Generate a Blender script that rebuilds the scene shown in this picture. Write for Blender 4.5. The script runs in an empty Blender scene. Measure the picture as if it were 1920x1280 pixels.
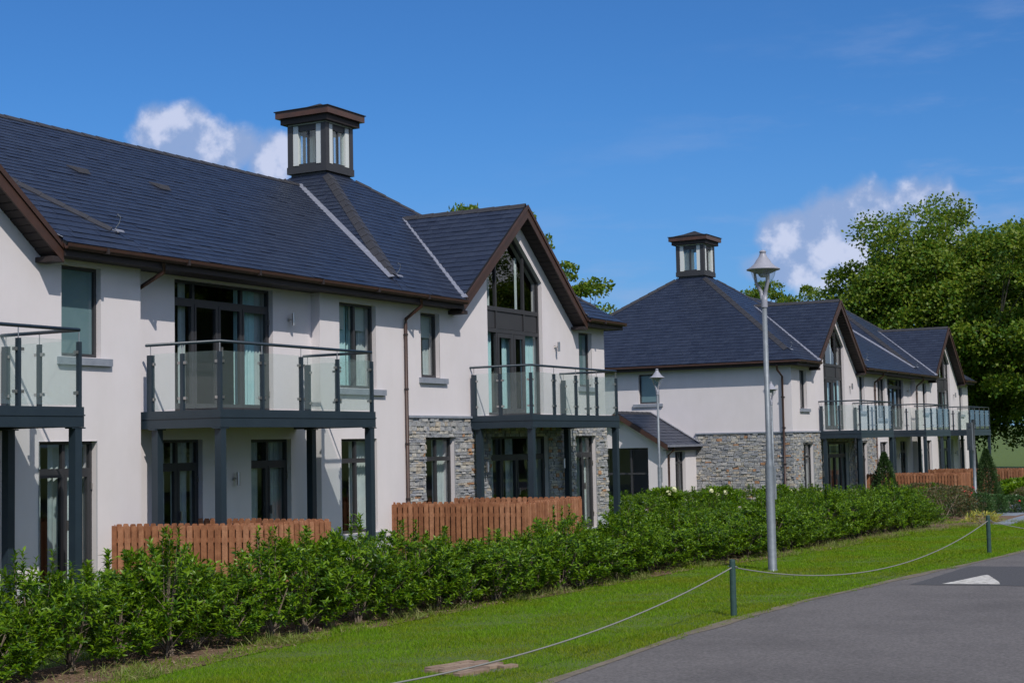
import bpy, math, random
import numpy as np
from mathutils import Vector, Matrix

# ------------------------------------------------------------------ scene, camera, light
S = bpy.context.scene
COL = S.collection
cam_d = bpy.data.cameras.new('camera')
cam = bpy.data.objects.new('camera', cam_d); COL.objects.link(cam)
FOC = 2835.1; CAM = Vector((0.0, -17.369, 2.098))
yaw, pit, rol = .5023, .0678, -.0198
Fv = Vector((math.cos(yaw)*math.cos(pit), math.sin(yaw)*math.cos(pit), math.sin(pit)))
Rv = Vector((math.sin(yaw), -math.cos(yaw), 0)); Uv = Rv.cross(Fv)
Rr = Rv*math.cos(rol)+Uv*math.sin(rol); Ur = Uv*math.cos(rol)-Rv*math.sin(rol)
M = Matrix(((Rr.x, Ur.x, -Fv.x, CAM.x), (Rr.y, Ur.y, -Fv.y, CAM.y), (Rr.z, Ur.z, -Fv.z, CAM.z), (0, 0, 0, 1)))
cam.matrix_world = M
cam_d.sensor_width = 36; cam_d.lens = FOC/1920*36; cam_d.clip_start = .1; cam_d.clip_end = 5000
S.camera = cam

SUNDIR = Vector((.78, 1.0, -1.29)).normalized()      # the way the sunlight travels
sd = bpy.data.lights.new('sun', 'SUN'); sun = bpy.data.objects.new('sun', sd); COL.objects.link(sun)
sd.energy = 3.4; sd.angle = math.radians(.5); sd.color = (1, .96, .9)
sun.rotation_euler = SUNDIR.to_track_quat('-Z', 'Y').to_euler(); sun.location = (-20, -40, 40)
S.view_settings.view_transform = 'Standard'; S.view_settings.look = 'None'
S.view_settings.exposure = 0.05; S.view_settings.gamma = 1; S.view_settings.use_curve_mapping = False

def nd(nt, t, **kw):
    n = nt.nodes.new(t)
    for k, v in kw.items():
        if k.startswith('i_'): n.inputs[k[2:].replace('_', ' ')].default_value = v
        else: setattr(n, k, v)
    return n
W = bpy.data.worlds.new('World'); S.world = W; W.use_nodes = True
nt = W.node_tree; nt.nodes.clear(); L = nt.links.new
sky = nd(nt, 'ShaderNodeTexSky', sky_type='NISHITA', sun_disc=False)
sky.sun_elevation = math.asin(-SUNDIR.z); sky.sun_rotation = math.atan2(-SUNDIR.x, -SUNDIR.y)
sky.air_density = 1.0; sky.dust_density = .3; sky.ozone_density = 3.0; sky.altitude = 0
bg = nd(nt, 'ShaderNodeBackground'); bg.inputs[1].default_value = .084
hs = nd(nt, 'ShaderNodeMixRGB', blend_type='MULTIPLY'); hs.inputs[0].default_value = 1; hs.inputs[2].default_value = (.36, .77, 1.24, 1)
L(sky.outputs[0], hs.inputs[1]); L(hs.outputs[0], bg.inputs[0])
tc = nd(nt, 'ShaderNodeTexCoord')
def vmath(op, a, b=None):
    n = nd(nt, 'ShaderNodeVectorMath', operation=op)
    for i, x in enumerate((a, b)):
        if x is None: continue
        if isinstance(x, (tuple, Vector)): n.inputs[i].default_value = tuple(x)
        else: L(x, n.inputs[i])
    return n.outputs['Value'] if op in ('DOT_PRODUCT', 'LENGTH') else n.outputs[0]
def fm(op, a, b=0.0, c=None):
    n = nd(nt, 'ShaderNodeMath', operation=op)
    for i, x in enumerate((a, b, c)):
        if x is None: continue
        if isinstance(x, (int, float)): n.inputs[i].default_value = x
        else: L(x, n.inputs[i])
    return n.outputs[0]
dirv = tc.outputs['Generated']
def blob(d, ru, rv):                                   # a soft elliptical patch of sky about the direction d
    d = Vector(d).normalized(); r = d.cross(Vector((0, 0, 1))).normalized(); u = r.cross(d)
    a = fm('DIVIDE', vmath('DOT_PRODUCT', dirv, r), ru); b = fm('DIVIDE', vmath('DOT_PRODUCT', vmath('SUBTRACT', dirv, d), u), rv)
    q = fm('ADD', fm('MULTIPLY', a, a), fm('MULTIPLY', b, b))
    front = fm('GREATER_THAN', vmath('DOT_PRODUCT', dirv, d), .5)
    return fm('MULTIPLY', fm('MAXIMUM', fm('SUBTRACT', 1.0, fm('POWER', q, .8)), -1.5), front)
def noise(scale, detail=6, rough=.55, stretch=(1, 1, 1), off=(0, 0, 0)):
    mp = nd(nt, 'ShaderNodeMapping'); mp.inputs['Scale'].default_value = stretch; mp.inputs['Location'].default_value = off
    L(dirv, mp.inputs[0]); n = nd(nt, 'ShaderNodeTexNoise'); n.inputs['Scale'].default_value = scale
    n.inputs['Detail'].default_value = detail; n.inputs['Roughness'].default_value = rough
    L(mp.outputs[0], n.inputs['Vector']); return n.outputs['Fac']
def ramp(x, a, b):
    n = nd(nt, 'ShaderNodeMapRange', interpolation_type='SMOOTHSTEP'); n.inputs[1].default_value = a; n.inputs[2].default_value = b
    L(x, n.inputs[0]); return n.outputs[0]
def px(u, v): return tuple((Fv+Rr*((u-960)/FOC)-Ur*((v-640)/FOC)).normalized())   # direction of a cloud, as seen in the photograph
blobs = [(px(300, 255), .020, .022), (px(345, 250), .020, .022), (px(400, 290), .030, .024), (px(450, 275), .020, .018), (px(505, 300), .022, .020), (px(330, 300), .03, .02),
         (px(1490, 440), .026, .020), (px(1560, 430), .030, .026), (px(1640, 410), .034, .028), (px(1710, 400), .036, .026), (px(1765, 405), .024, .02), (px(1600, 480), .05, .026), (px(1700, 480), .05, .026), (px(1480, 500), .03, .014)]
mx = None
for d, a, b in blobs:
    q = blob(d, a, b); mx = q if mx is None else fm('MAXIMUM', mx, q)
n1 = noise(30, 10, .56); cum = fm('ADD', fm('MULTIPLY', mx, .5), fm('MULTIPLY', fm('SUBTRACT', n1, .5), .85))
# cumulus added out of view to brighten the shade, a band above the horizon on every side away from the gaps in view
sepz = nd(nt, 'ShaderNodeSeparateXYZ'); L(dirv, sepz.inputs[0])
n2 = noise(2.6, 9, .56, stretch=(1, 1, 2.2), off=(5.3, 2.2, 1.0))
view = ramp(vmath('DOT_PRODUCT', dirv, (.876, .48, 0)), .62, .84)
band = fm('MULTIPLY', ramp(sepz.outputs[2], -.02, .1), fm('SUBTRACT', 1.0, view))
fill_cloud = fm('MULTIPLY', ramp(n2, .45, .60), band)
cumask = fm('MULTIPLY', ramp(cum, -.08, .30), .86)
lift = noise(30, 10, .56, off=(.010, .003, -.020))
ccol = nd(nt, 'ShaderNodeMixRGB'); ccol.inputs[1].default_value = (.29, .39, .63, 1); ccol.inputs[2].default_value = (.62, .66, .83, 1)
L(ramp(fm('ADD', fm('MULTIPLY', cum, .55), fm('MULTIPLY', fm('SUBTRACT', n1, lift), 2.4)), .0, .55), ccol.inputs[0])
wisp = noise(5.5, 7, .6, stretch=(1, 1, 4.5), off=(3.1, 1.2, .4))
wfade = ramp(vmath('DOT_PRODUCT', dirv, (-.10, -.75, -1.3)), -.74, -.42)   # thin haze cloud, thicker to one side and lower down
wmask = fm('MULTIPLY', fm('MULTIPLY', ramp(wisp, .45, .66), wfade), .42)
hz = fm('MULTIPLY', ramp(fm('MULTIPLY', sepz.outputs[2], -1.0), -.24, .0), .5)
cb = nd(nt, 'ShaderNodeBackground'); L(ccol.outputs[0], cb.inputs[0]); cb.inputs[1].default_value = 1
wb = nd(nt, 'ShaderNodeBackground'); wb.inputs[0].default_value = (.17, .31, .60, 1); wb.inputs[1].default_value = 1
wb2 = nd(nt, 'ShaderNodeBackground'); wb2.inputs[0].default_value = (.36, .44, .66, 1); wb2.inputs[1].default_value = 1
m0 = nd(nt, 'ShaderNodeMixShader'); L(hz, m0.inputs[0]); L(bg.outputs[0], m0.inputs[1]); L(wb.outputs[0], m0.inputs[2])
m1 = nd(nt, 'ShaderNodeMixShader'); L(wmask, m1.inputs[0]); L(m0.outputs[0], m1.inputs[1]); L(wb2.outputs[0], m1.inputs[2])
m2 = nd(nt, 'ShaderNodeMixShader'); L(cumask, m2.inputs[0]); L(m1.outputs[0], m2.inputs[1]); L(cb.outputs[0], m2.inputs[2])
ob = nd(nt, 'ShaderNodeBackground'); ob.inputs[0].default_value = (.78, .79, .86, 1); ob.inputs[1].default_value = 1  # white of the added clouds, fills the shade with neutral light
m3 = nd(nt, 'ShaderNodeMixShader'); L(fm('MULTIPLY', fill_cloud, .9), m3.inputs[0]); L(m2.outputs[0], m3.inputs[1]); L(ob.outputs[0], m3.inputs[2])
wo = nd(nt, 'ShaderNodeOutputWorld'); L(m3.outputs[0], wo.inputs[0])
S.render.engine = 'CYCLES'
S.cycles.max_bounces = 8; S.cycles.transparent_max_bounces = 24; S.cycles.caustics_reflective = False; S.cycles.caustics_refractive = False

def to_dist(u, v, z):                                  # point seen at photo position u, v, z metres ahead
    d = Fv + Rr*((u-960)/FOC) - Ur*((v-640)/FOC); return CAM + d*z
def depth_of(p): return (Vector(p)-CAM).dot(Fv)
def seen(p):
    v = Vector(p)-CAM; z = v.dot(Fv)
    if z < 1: return False
    u = 960+FOC*v.dot(Rr)/z; w = 640-FOC*v.dot(Ur)/z
    return -10 < u < 1930 and -10 < w < 1290

# ------------------------------------------------------------------ materials
def mat(name, base, rough=.6, metal=0, spec=.5, var=None, vscale=3, bump=0, bscale=40, island=None, coat=0, bdist=.01, gain=1.0):
    """base colour; var = second colour mixed by noise; island = colours picked per loose piece"""
    m = bpy.data.materials.new(name); m.use_nodes = True; t = m.node_tree; p = t.nodes['Principled BSDF']
    p.inputs['Roughness'].default_value = rough; p.inputs['Metallic'].default_value = metal
    p.inputs['Specular IOR Level'].default_value = spec; p.inputs['Coat Weight'].default_value = coat
    c4 = lambda c: (*c, 1)
    tcn = t.nodes.new('ShaderNodeTexCoord'); geo = t.nodes.new('ShaderNodeNewGeometry')
    src = None
    if island: island = [(q, tuple(min(1, v*gain) for v in c)) for q, c in island]
    if island:
        oi = t.nodes.new('ShaderNodeObjectInfo'); ad = t.nodes.new('ShaderNodeMath'); ad.operation = 'ADD'
        t.links.new(geo.outputs['Random Per Island'], ad.inputs[0]); t.links.new(oi.outputs['Random'], ad.inputs[1])
        fr = t.nodes.new('ShaderNodeMath'); fr.operation = 'FRACT'; t.links.new(ad.outputs[0], fr.inputs[0])
        r = t.nodes.new('ShaderNodeValToRGB'); r.color_ramp.interpolation = 'CONSTANT' if len(island) > 3 else 'LINEAR'
        e = r.color_ramp.elements
        while len(e) < len(island): e.new(.5)
        for i, (pos, c) in enumerate(island): e[i].position = pos; e[i].color = c4(c)
        t.links.new(fr.outputs[0], r.inputs[0]); src = r.outputs[0]
    if var:
        n = t.nodes.new('ShaderNodeTexNoise'); n.inputs['Scale'].default_value = vscale; n.inputs['Detail'].default_value = 6
        n.inputs['Roughness'].default_value = .62
        t.links.new(geo.outputs['Position'], n.inputs['Vector'])
        mr = t.nodes.new('ShaderNodeMapRange'); mr.inputs[1].default_value = .32; mr.inputs[2].default_value = .68; t.links.new(n.outputs['Fac'], mr.inputs[0])
        mx = t.nodes.new('ShaderNodeMixRGB'); mx.inputs[1].default_value = c4(base); mx.inputs[2].default_value = c4(var)
        if src: mx.blend_type = 'MULTIPLY'; t.links.new(src, mx.inputs[1])
        t.links.new(mr.outputs[0], mx.inputs[0]); src = mx.outputs[0]
    if src: t.links.new(src, p.inputs['Base Color'])
    else: p.inputs['Base Color'].default_value = c4(base)
    if bump:
        n = t.nodes.new('ShaderNodeTexNoise'); n.inputs['Scale'].default_value = bscale; n.inputs['Detail'].default_value = 5
        t.links.new(geo.outputs['Position'], n.inputs['Vector'])
        b = t.nodes.new('ShaderNodeBump'); b.inputs['Strength'].default_value = bump; b.inputs['Distance'].default_value = bdist
        t.links.new(n.outputs['Fac'], b.inputs['Height']); t.links.new(b.outputs[0], p.inputs['Normal'])
    return m
def streaks(m, lo, sc=(2.2, 2.2, .22), a=.45, b=.72):
    t = m.node_tree; p = t.nodes['Principled BSDF']; old = p.inputs['Base Color'].links[0].from_socket
    g = t.nodes.new('ShaderNodeNewGeometry'); mp = t.nodes.new('ShaderNodeMapping'); mp.inputs['Scale'].default_value = sc; t.links.new(g.outputs['Position'], mp.inputs[0])
    n = t.nodes.new('ShaderNodeTexNoise'); n.inputs['Scale'].default_value = 1.6; n.inputs['Detail'].default_value = 8; n.inputs['Roughness'].default_value = .65; t.links.new(mp.outputs[0], n.inputs['Vector'])
    r = t.nodes.new('ShaderNodeMapRange'); r.inputs[1].default_value = a; r.inputs[2].default_value = b; t.links.new(n.outputs['Fac'], r.inputs[0])
    x = t.nodes.new('ShaderNodeMixRGB'); x.blend_type = 'MULTIPLY'; x.inputs[2].default_value = (*lo, 1); t.links.new(r.outputs[0], x.inputs[0]); t.links.new(old, x.inputs[1]); t.links.new(x.outputs[0], p.inputs['Base Color'])
def leafmat(name, cols, rough=.4, trans=.35, spec=.5, **kw):
    m = mat(name, cols[0], rough, spec=spec, **kw, island=[(i/(len(cols)), c) for i, c in enumerate(cols)][:3])
    t = m.node_tree; p = t.nodes['Principled BSDF']; out = t.nodes['Material Output']
    tr = t.nodes.new('ShaderNodeBsdfTranslucent'); lk = p.inputs['Base Color'].links[0].from_socket
    hsn = t.nodes.new('ShaderNodeHueSaturation'); hsn.inputs['Hue'].default_value = .485; hsn.inputs['Value'].default_value = 1.5; t.links.new(lk, hsn.inputs['Color'])
    t.links.new(hsn.outputs[0], tr.inputs[0]); mxs = t.nodes.new('ShaderNodeMixShader'); mxs.inputs[0].default_value = trans
    t.links.new(p.outputs[0], mxs.inputs[1]); t.links.new(tr.outputs[0], mxs.inputs[2]); t.links.new(mxs.outputs[0], out.inputs[0])
    return m
def glassmat(name, tint, refl=1.0, rough=.0, haze=0, hazecol=(.6, .7, .68), box=False):
    # box: a pane with two faces reflects at its outer face only; otherwise both sides of the sheet reflect alike
    m = bpy.data.materials.new(name); m.use_nodes = True; t = m.node_tree; t.nodes.clear()
    o = t.nodes.new('ShaderNodeOutputMaterial'); tr = t.nodes.new('ShaderNodeBsdfTransparent'); tr.inputs[0].default_value = (*tint, 1)
    g = t.nodes.new('ShaderNodeBsdfGlossy'); g.inputs['Roughness'].default_value = rough
    f = t.nodes.new('ShaderNodeFresnel'); f.inputs[0].default_value = 1.5; mu = t.nodes.new('ShaderNodeMath'); mu.operation = 'MULTIPLY'; mu.inputs[1].default_value = refl; mu.use_clamp = True
    ge = t.nodes.new('ShaderNodeNewGeometry'); im = t.nodes.new('ShaderNodeMapRange'); im.inputs[3].default_value = 1.5; im.inputs[4].default_value = 1/1.5 if not box else 1.0001
    t.links.new(ge.outputs['Backfacing'], im.inputs[0]); t.links.new(im.outputs[0], f.inputs[0])
    t.links.new(f.outputs[0], mu.inputs[0]); mx = t.nodes.new('ShaderNodeMixShader'); t.links.new(mu.outputs[0], mx.inputs[0])
    base = tr.outputs[0]
    if haze:
        d = t.nodes.new('ShaderNodeBsdfDiffuse'); d.inputs[0].default_value = (*hazecol, 1); m2 = t.nodes.new('ShaderNodeMixShader'); m2.inputs[0].default_value = haze
        t.links.new(base, m2.inputs[1]); t.links.new(d.outputs[0], m2.inputs[2]); base = m2.outputs[0]
    t.links.new(base, mx.inputs[1]); t.links.new(g.outputs[0], mx.inputs[2]); t.links.new(mx.outputs[0], o.inputs[0])
    return m
MT = dict(
 render=mat('white_render', (.72, .665, .665), .9, spec=.2, var=(.675, .625, .625), vscale=.7, bump=.35, bscale=90),
 plinth=mat('plinth_render', (.50, .51, .54), .9, spec=.2, var=(.44, .45, .48), vscale=1.2, bump=.3, bscale=60),
 mortar=mat('stone_mortar', (.13, .125, .118), .95, var=(.12, .115, .11), vscale=8, bump=.5, bscale=40),
 stone=mat('ledge_stone', (.3, .3, .3), .85, var=(.62, .62, .64), vscale=22, bump=.8, bscale=30, bdist=.02, gain=1.25,
   island=[(0, (.27, .27, .27)), (.18, (.34, .335, .325)), (.34, (.39, .375, .35)), (.5, (.26, .265, .28)), (.64, (.41, .355, .28)), (.76, (.30, .305, .305)), (.88, (.43, .40, .34)), (.97, (.40, .22, .12))]),
 slate=mat('roof_slate', (.03, .035, .05), .42, spec=.5, var=(.72, .74, .8), vscale=5, bump=.35, bscale=60,
   island=[(0, (.015, .022, .042)), (.5, (.019, .027, .049)), (1, (.024, .033, .057))]),
 ridge=mat('ridge_tile_clay', (.036, .035, .040), .6, var=(.026, .026, .03), vscale=6),
 underlay=mat('roof_underlay', (.012, .013, .016), .9),
 lead=mat('lead_flashing', (.27, .28, .33), .5, metal=.2, var=(.18, .19, .23), vscale=9, bump=.2, bscale=30),
 brown=mat('brown_fascia', (.062, .027, .017), .5, var=(.042, .020, .014), vscale=4),
 dkbrown=mat('dark_brown_soffit', (.026, .017, .016), .7, var=(.019, .013, .013), vscale=4),
 cap=mat('cupola_brown_cap', (.095, .040, .024), .42, var=(.06, .03, .02), vscale=3),
 frame=mat('grey_window_frame', (.038, .037, .040), .5, var=(.031, .031, .034), vscale=4),
 navy=mat('blue_black_steel', (.018, .030, .042), .38, var=(.023, .037, .05), vscale=3),
 steel=mat('brushed_steel', (.5, .48, .46), .3, metal=.9),
 sill=mat('concrete_sill', (.27, .29, .33), .8, var=(.20, .22, .26), vscale=5, bump=.2, bscale=50),
 galv=mat('galvanised_steel', (.24, .26, .28), .55, metal=.4, var=(.17, .19, .205), vscale=9),
 lampgrey=mat('grey_lamp_paint', (.32, .32, .36), .45, var=(.27, .27, .31), vscale=8),
 wood=mat('stained_timber', (.26, .115, .06), .75, var=(.62, .56, .52), vscale=9, bump=.4, bscale=50,
   island=[(0, (.30, .118, .052)), (.5, (.40, .168, .078)), (1, (.48, .225, .12))]),
 glass=glassmat('window_glass', (.84, .90, .90), 1.5),
 balglass=glassmat('balcony_glass', (.94, .968, .96), 1.0, haze=.05, hazecol=(.6, .72, .69), box=True),
 lampglass=glassmat('lamp_bowl', (.9, .92, .92), 1.0, haze=.08),
 frost=mat('frosted_blind', (.20, .28, .30), .6, var=(.17, .25, .27), vscale=2),
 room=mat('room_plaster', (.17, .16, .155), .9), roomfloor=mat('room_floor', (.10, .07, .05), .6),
 curtain_teal=mat('pale_teal_curtain', (.58, .76, .76), .9, var=(.46, .68, .69), vscale=5),
 curtain_grey=mat('pale_grey_curtain', (.60, .62, .61), .9, var=(.48, .50, .50), vscale=5),
 blind=mat('roller_blind', (.62, .64, .62), .9),
 asphalt=mat('asphalt', (.165, .150, .145), .9, var=(.078, .072, .069), vscale=30, bump=.8, bscale=120, bdist=.006),
 darkasphalt=mat('dark_asphalt', (.085, .082, .084), .85, var=(.045, .044, .046), vscale=34, bump=.6, bscale=120, bdist=.006),
 grit=mat('sandy_grit', (.19, .155, .115), .95, var=(.12, .10, .07), vscale=7, bump=.8, bscale=70),
 paint=mat('white_road_paint', (.62, .60, .55), .8, var=(.42, .40, .37), vscale=9, bump=.3, bscale=80),
 soil=mat('bark_and_soil', (.20, .122, .072), .95, var=(.12, .07, .042), vscale=14, bump=1, bscale=35, bdist=.03),
 turf=mat('turf', (.09, .135, .02), .95, var=(.07, .11, .018), vscale=2.5, bump=.8, bscale=60, bdist=.02),
 field=mat('far_grass', (.16, .20, .055), .95, var=(.09, .16, .03), vscale=.05),
 brick=mat('clay_paver', (.33, .19, .12), .85, island=[(0, (.20, .14, .10)), (.5, (.27, .19, .135)), (1, (.34, .25, .18))], var=(.75, .7, .65), vscale=20),
 slab=mat('grey_paving', (.22, .25, .29), .8, var=(.17, .20, .24), vscale=3),
 bollard=mat('green_painted_timber', (.03, .072, .062), .7, var=(.02, .052, .044), vscale=12, bump=.3, bscale=40),
 rope=mat('grey_rope', (.22, .215, .20), .9),
 bark=mat('tree_bark', (.13, .11, .085), .9, var=(.07, .06, .045), vscale=4, bump=.8, bscale=10, bdist=.05),
 stem=mat('shrub_stem', (.20, .15, .11), .85, var=(.10, .08, .055), vscale=20),
 laurel=leafmat('laurel_leaf', [(.021, .068, .002), (.055, .138, .003), (.155, .265, .008)], .38, .30, spec=.36),
 treeleaf=leafmat('sycamore_leaf', [(.045, .115, .008), (.080, .165, .010), (.16, .215, .018)], .5, .35, spec=.3),
 roseleaf=leafmat('rose_leaf', [(.05, .08, .02), (.08, .10, .03), (.14, .10, .04)], .5, .3),
 boxleaf=leafmat('evergreen_leaf', [(.03, .09, .015), (.05, .12, .03), (.09, .17, .05)], .4, .25),
 conifer=leafmat('conifer_foliage', [(.018, .048, .010), (.03, .07, .015), (.05, .10, .02)], .6, .2),
 grass=leafmat('grass_blade', [(.085, .215, .004), (.125, .27, .007), (.19, .32, .015)], .6, .35, spec=.12, var=(1.0, .86, .72), vscale=.8),
 drygrass=leafmat('dry_grass', [(.20, .20, .06), (.26, .24, .09), (.14, .18, .04)], .6, .35),
 weed=leafmat('weed_leaf', [(.10, .17, .02), (.18, .24, .04), (.26, .27, .08)], .6, .35),
 yellow=leafmat('yellow_foliage', [(.45, .42, .06), (.55, .48, .10), (.30, .33, .05)], .5, .35),
 cream=mat('cream_petals', (.62, .62, .34), .7), red=mat('red_petals', (.55, .02, .03), .6),
)

streaks(MT['render'], (.945, .94, .925), (1.3, 1.3, .5), .35, .8); streaks(MT['asphalt'], (.74, .74, .74), (.35, .35, .35), .45, .7); streaks(MT['grass'], (1.25, .95, 1.5), (.5, .5, .5), .45, .65)
streaks(MT['wood'], (.70, .66, .64), (9, 9, .6)); streaks(MT['paint'], (.6, .58, .55), (6, 6, 6), .5, .62)
# ------------------------------------------------------------------ mesh helpers
class MB:
    def __init__(s): s.v = []; s.f = []
    def quad(s, a, b, c, d): n = len(s.v); s.v += [tuple(a), tuple(b), tuple(c), tuple(d)]; s.f.append((n, n+1, n+2, n+3)); return s
    def poly(s, pts): n = len(s.v); s.v += [tuple(p) for p in pts]; s.f.append(tuple(range(n, n+len(pts)))); return s
    def hexa(s, p):
        n = len(s.v); s.v += [tuple(q) for q in p]
        for f in ((0, 3, 2, 1), (4, 5, 6, 7), (0, 1, 5, 4), (1, 2, 6, 5), (2, 3, 7, 6), (3, 0, 4, 7)): s.f.append(tuple(n+i for i in f))
        return s
    def box(s, x0, x1, y0, y1, z0, z1):
        return s.hexa([(x0, y0, z0), (x1, y0, z0), (x1, y1, z0), (x0, y1, z0), (x0, y0, z1), (x1, y0, z1), (x1, y1, z1), (x0, y1, z1)])
    def beam(s, a, b, w, h, up=(0, 0, 1)):               # square bar from a to b
        a = Vector(a); b = Vector(b); d = (b-a).normalized(); u = Vector(up); r = d.cross(u).normalized(); u = r.cross(d)
        r *= w/2; u *= h/2
        return s.hexa([a-r-u, a+r-u, b+r-u, b-r-u, a-r+u, a+r+u, b+r+u, b-r+u])
    def prism(s, pts, off):                              # polygon pushed along off
        n = len(s.v); k = len(pts); off = Vector(off); s.v += [tuple(p) for p in pts]+[tuple(Vector(p)+off) for p in pts]
        s.f.append(tuple(range(n+k-1, n-1, -1))); s.f.append(tuple(range(n+k, n+2*k)))
        for i in range(k): j = (i+1) % k; s.f.append((n+i, n+j, n+k+j, n+k+i))
        return s
    def tube(s, pts, rad, n=8, cap=True):
        pts = [Vector(p) for p in pts]; rings = []
        if isinstance(rad, (int, float)): rad = [rad]*len(pts)
        for i, p in enumerate(pts):
            d = (pts[min(i+1, len(pts)-1)]-pts[max(i-1, 0)]).normalized()
            a = d.cross(Vector((0, 0, 1)) if abs(d.z) < .9 else Vector((1, 0, 0))).normalized(); b = d.cross(a)
            k = len(s.v)
            for j in range(n): t = 2*math.pi*j/n; s.v.append(tuple(p+(a*math.cos(t)+b*math.sin(t))*rad[i]))
            rings.append(k)
        for r0, r1 in zip(rings, rings[1:]):
            for j in range(n): s.f.append((r0+j, r0+(j+1) % n, r1+(j+1) % n, r1+j))
        if cap: s.f.append(tuple(rings[0]+j for j in range(n))); s.f.append(tuple(rings[-1]+n-1-j for j in range(n)))
        return s
    def lathe(s, prof, c=(0, 0, 0), n=24):
        k0 = len(s.v)
        for r, z in prof:
            for j in range(n): t = 2*math.pi*j/n; s.v.append((c[0]+r*math.cos(t), c[1]+r*math.sin(t), c[2]+z))
        for i in range(len(prof)-1):
            for j in range(n): s.f.append((k0+i*n+j, k0+i*n+(j+1) % n, k0+(i+1)*n+(j+1) % n, k0+(i+1)*n+j))
        return s
    def mesh(s, name, smooth=False):
        me = bpy.data.meshes.new(name); me.from_pydata(s.v, [], s.f); me.update()
        if smooth: me.polygons.foreach_set('use_smooth', [True]*len(me.polygons))
        return me
def link(name, data, m=None, parent=None, loc=None, rot=None, smooth=False):
    if isinstance(data, MB): data = data.mesh(name, smooth)
    if m is not None and data is not None and not data.materials: data.materials.append(MT[m] if isinstance(m, str) else m)
    o = bpy.data.objects.new(name, data); COL.objects.link(o)
    if parent is not None: o.parent = parent
    if loc is not None: o.location = loc
    if rot is not None: o.rotation_euler = rot
    return o
def tag(o, label=None, cat=None, group=None, kind=None):
    if label: o['label'] = label
    if cat: o['category'] = cat
    if group: o['group'] = group
    if kind: o['kind'] = kind
    return o
def empty(name, loc=(0, 0, 0), rz=0, **k):
    o = bpy.data.objects.new(name, None); COL.objects.link(o); o.location = loc; o.rotation_euler = (0, 0, rz); o.empty_display_size = .3
    return tag(o, **k)
def copy_tree(o, loc=None, rz=None, scale=None, parent=None):
    c = o.copy(); COL.objects.link(c)
    if parent: c.parent = parent
    if loc is not None: c.location = loc
    if rz is not None: c.rotation_euler = (0, 0, rz)
    if scale is not None: c.scale = scale if isinstance(scale, tuple) else (scale,)*3
    for ch in list(KIDS.get(o.name, [])): KIDS.setdefault(c.name, []).append(copy_tree(ch, parent=c))
    return c
KIDS = {}
def kid(p, o): KIDS.setdefault(p.name, []).append(o); return o

def np_mesh(name, V, Fc):                                # V (n,3) and faces (m,3) as arrays
    me = bpy.data.meshes.new(name); n = len(V); m = len(Fc); k = Fc.shape[1]
    me.vertices.add(n); me.vertices.foreach_set('co', V.astype(np.float32).ravel())
    me.loops.add(m*k); me.loops.foreach_set('vertex_index', Fc.astype(np.int32).ravel())
    me.polygons.add(m); me.polygons.foreach_set('loop_start', np.arange(0, m*k, k, dtype=np.int32))
    me.polygons.foreach_set('loop_total', np.full(m, k, dtype=np.int32)); me.update(calc_edges=True); return me
def leaf_arrays(P, D, N, Ln, Wd, curve=.25, fold=.25, rich=True):
    D = D/np.linalg.norm(D, axis=1, keepdims=True); Sd = np.cross(D, N); Sd /= np.linalg.norm(Sd, axis=1, keepdims=True)+1e-9
    N = np.cross(Sd, D); Ln = Ln[:, None]; Wd = Wd[:, None]
    if rich:
        mid = P+D*Ln*.45+N*Ln*curve*.25; tip = P+D*Ln-N*Ln*curve*.5
        V = np.stack([P, mid-Sd*Wd*.5+N*Wd*fold, mid, mid+Sd*Wd*.5+N*Wd*fold, tip], 1).reshape(-1, 3)
        b = np.array([[0, 1, 2], [0, 2, 3], [1, 4, 2], [2, 4, 3]]); k = 5
    else:
        mid = P+D*Ln*.5
        V = np.stack([P, mid-Sd*Wd*.5, P+D*Ln, mid+Sd*Wd*.5], 1).reshape(-1, 3); b = np.array([[0, 1, 2], [0, 2, 3]]); k = 4
    Fc = (np.arange(len(P))[:, None, None]*k+b[None]).reshape(-1, 3); return V, Fc
def rnd_dirs(rng, n):
    d = rng.normal(size=(n, 3)); return d/np.linalg.norm(d, axis=1, keepdims=True)

# ------------------------------------------------------------------ ground
def gz(x):
    if x < 34: return -.1
    if x < 52: return -.1-.32*(x-34)/18
    return -.42
XS = list(np.concatenate([np.arange(-20, 90, 1.0)]))
def strip(edge0, edge1, dz, name, m, x0, x1):            # a sheet between two edges given as functions of x
    xs = [x for x in XS if x0 < x < x1]; xs = [x0]+xs+[x1]; mb = MB()
    for a, b in zip(xs, xs[1:]):
        mb.quad((a, edge0(a), gz(a)+dz), (b, edge0(b), gz(b)+dz), (b, edge1(b), gz(b)+dz), (a, edge1(a), gz(a)+dz))
    return tag(link(name, mb, m), kind='structure')
def interp(pts):
    xs = [p[0] for p in pts]; ys = [p[1] for p in pts]
    return lambda x: float(np.interp(x, xs, ys))
road_e = interp([(-20, -11.0), (8, -10.95), (12.5, -10.87), (15.5, -10.72), (19.9, -10.85), (23.6, -11.3), (29.5, -11.99), (36, -12.9), (48, -15), (70, -20), (90, -26)])
lawn_e = interp([(-20, -7.1), (11, -7.1), (13.5, -6.9), (16.75, -6.95), (20.6, -7.3), (24.5, -7.5), (28, -8.2), (33.6, -8.7), (37.7, -9.0), (40.4, -9.8), (44, -10.4), (60, -12), (90, -16)])
mb = MB(); gx = [-400, -100]+XS+[100, 130, 170, 220, 300, 500, 900, 1600]; gy = [-900, -300, -100, -40, -26, -17, -12, -9, -6, -3, 0, 3, 8, 14, 25, 40, 70, 120, 250, 600, 1500]
def hill(x, y):
    r = max(0, x-105); return gz(x)+.022*min(r, 160)+(.006*max(0, r-160) if r > 160 else 0)
nn = len(gx)
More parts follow.
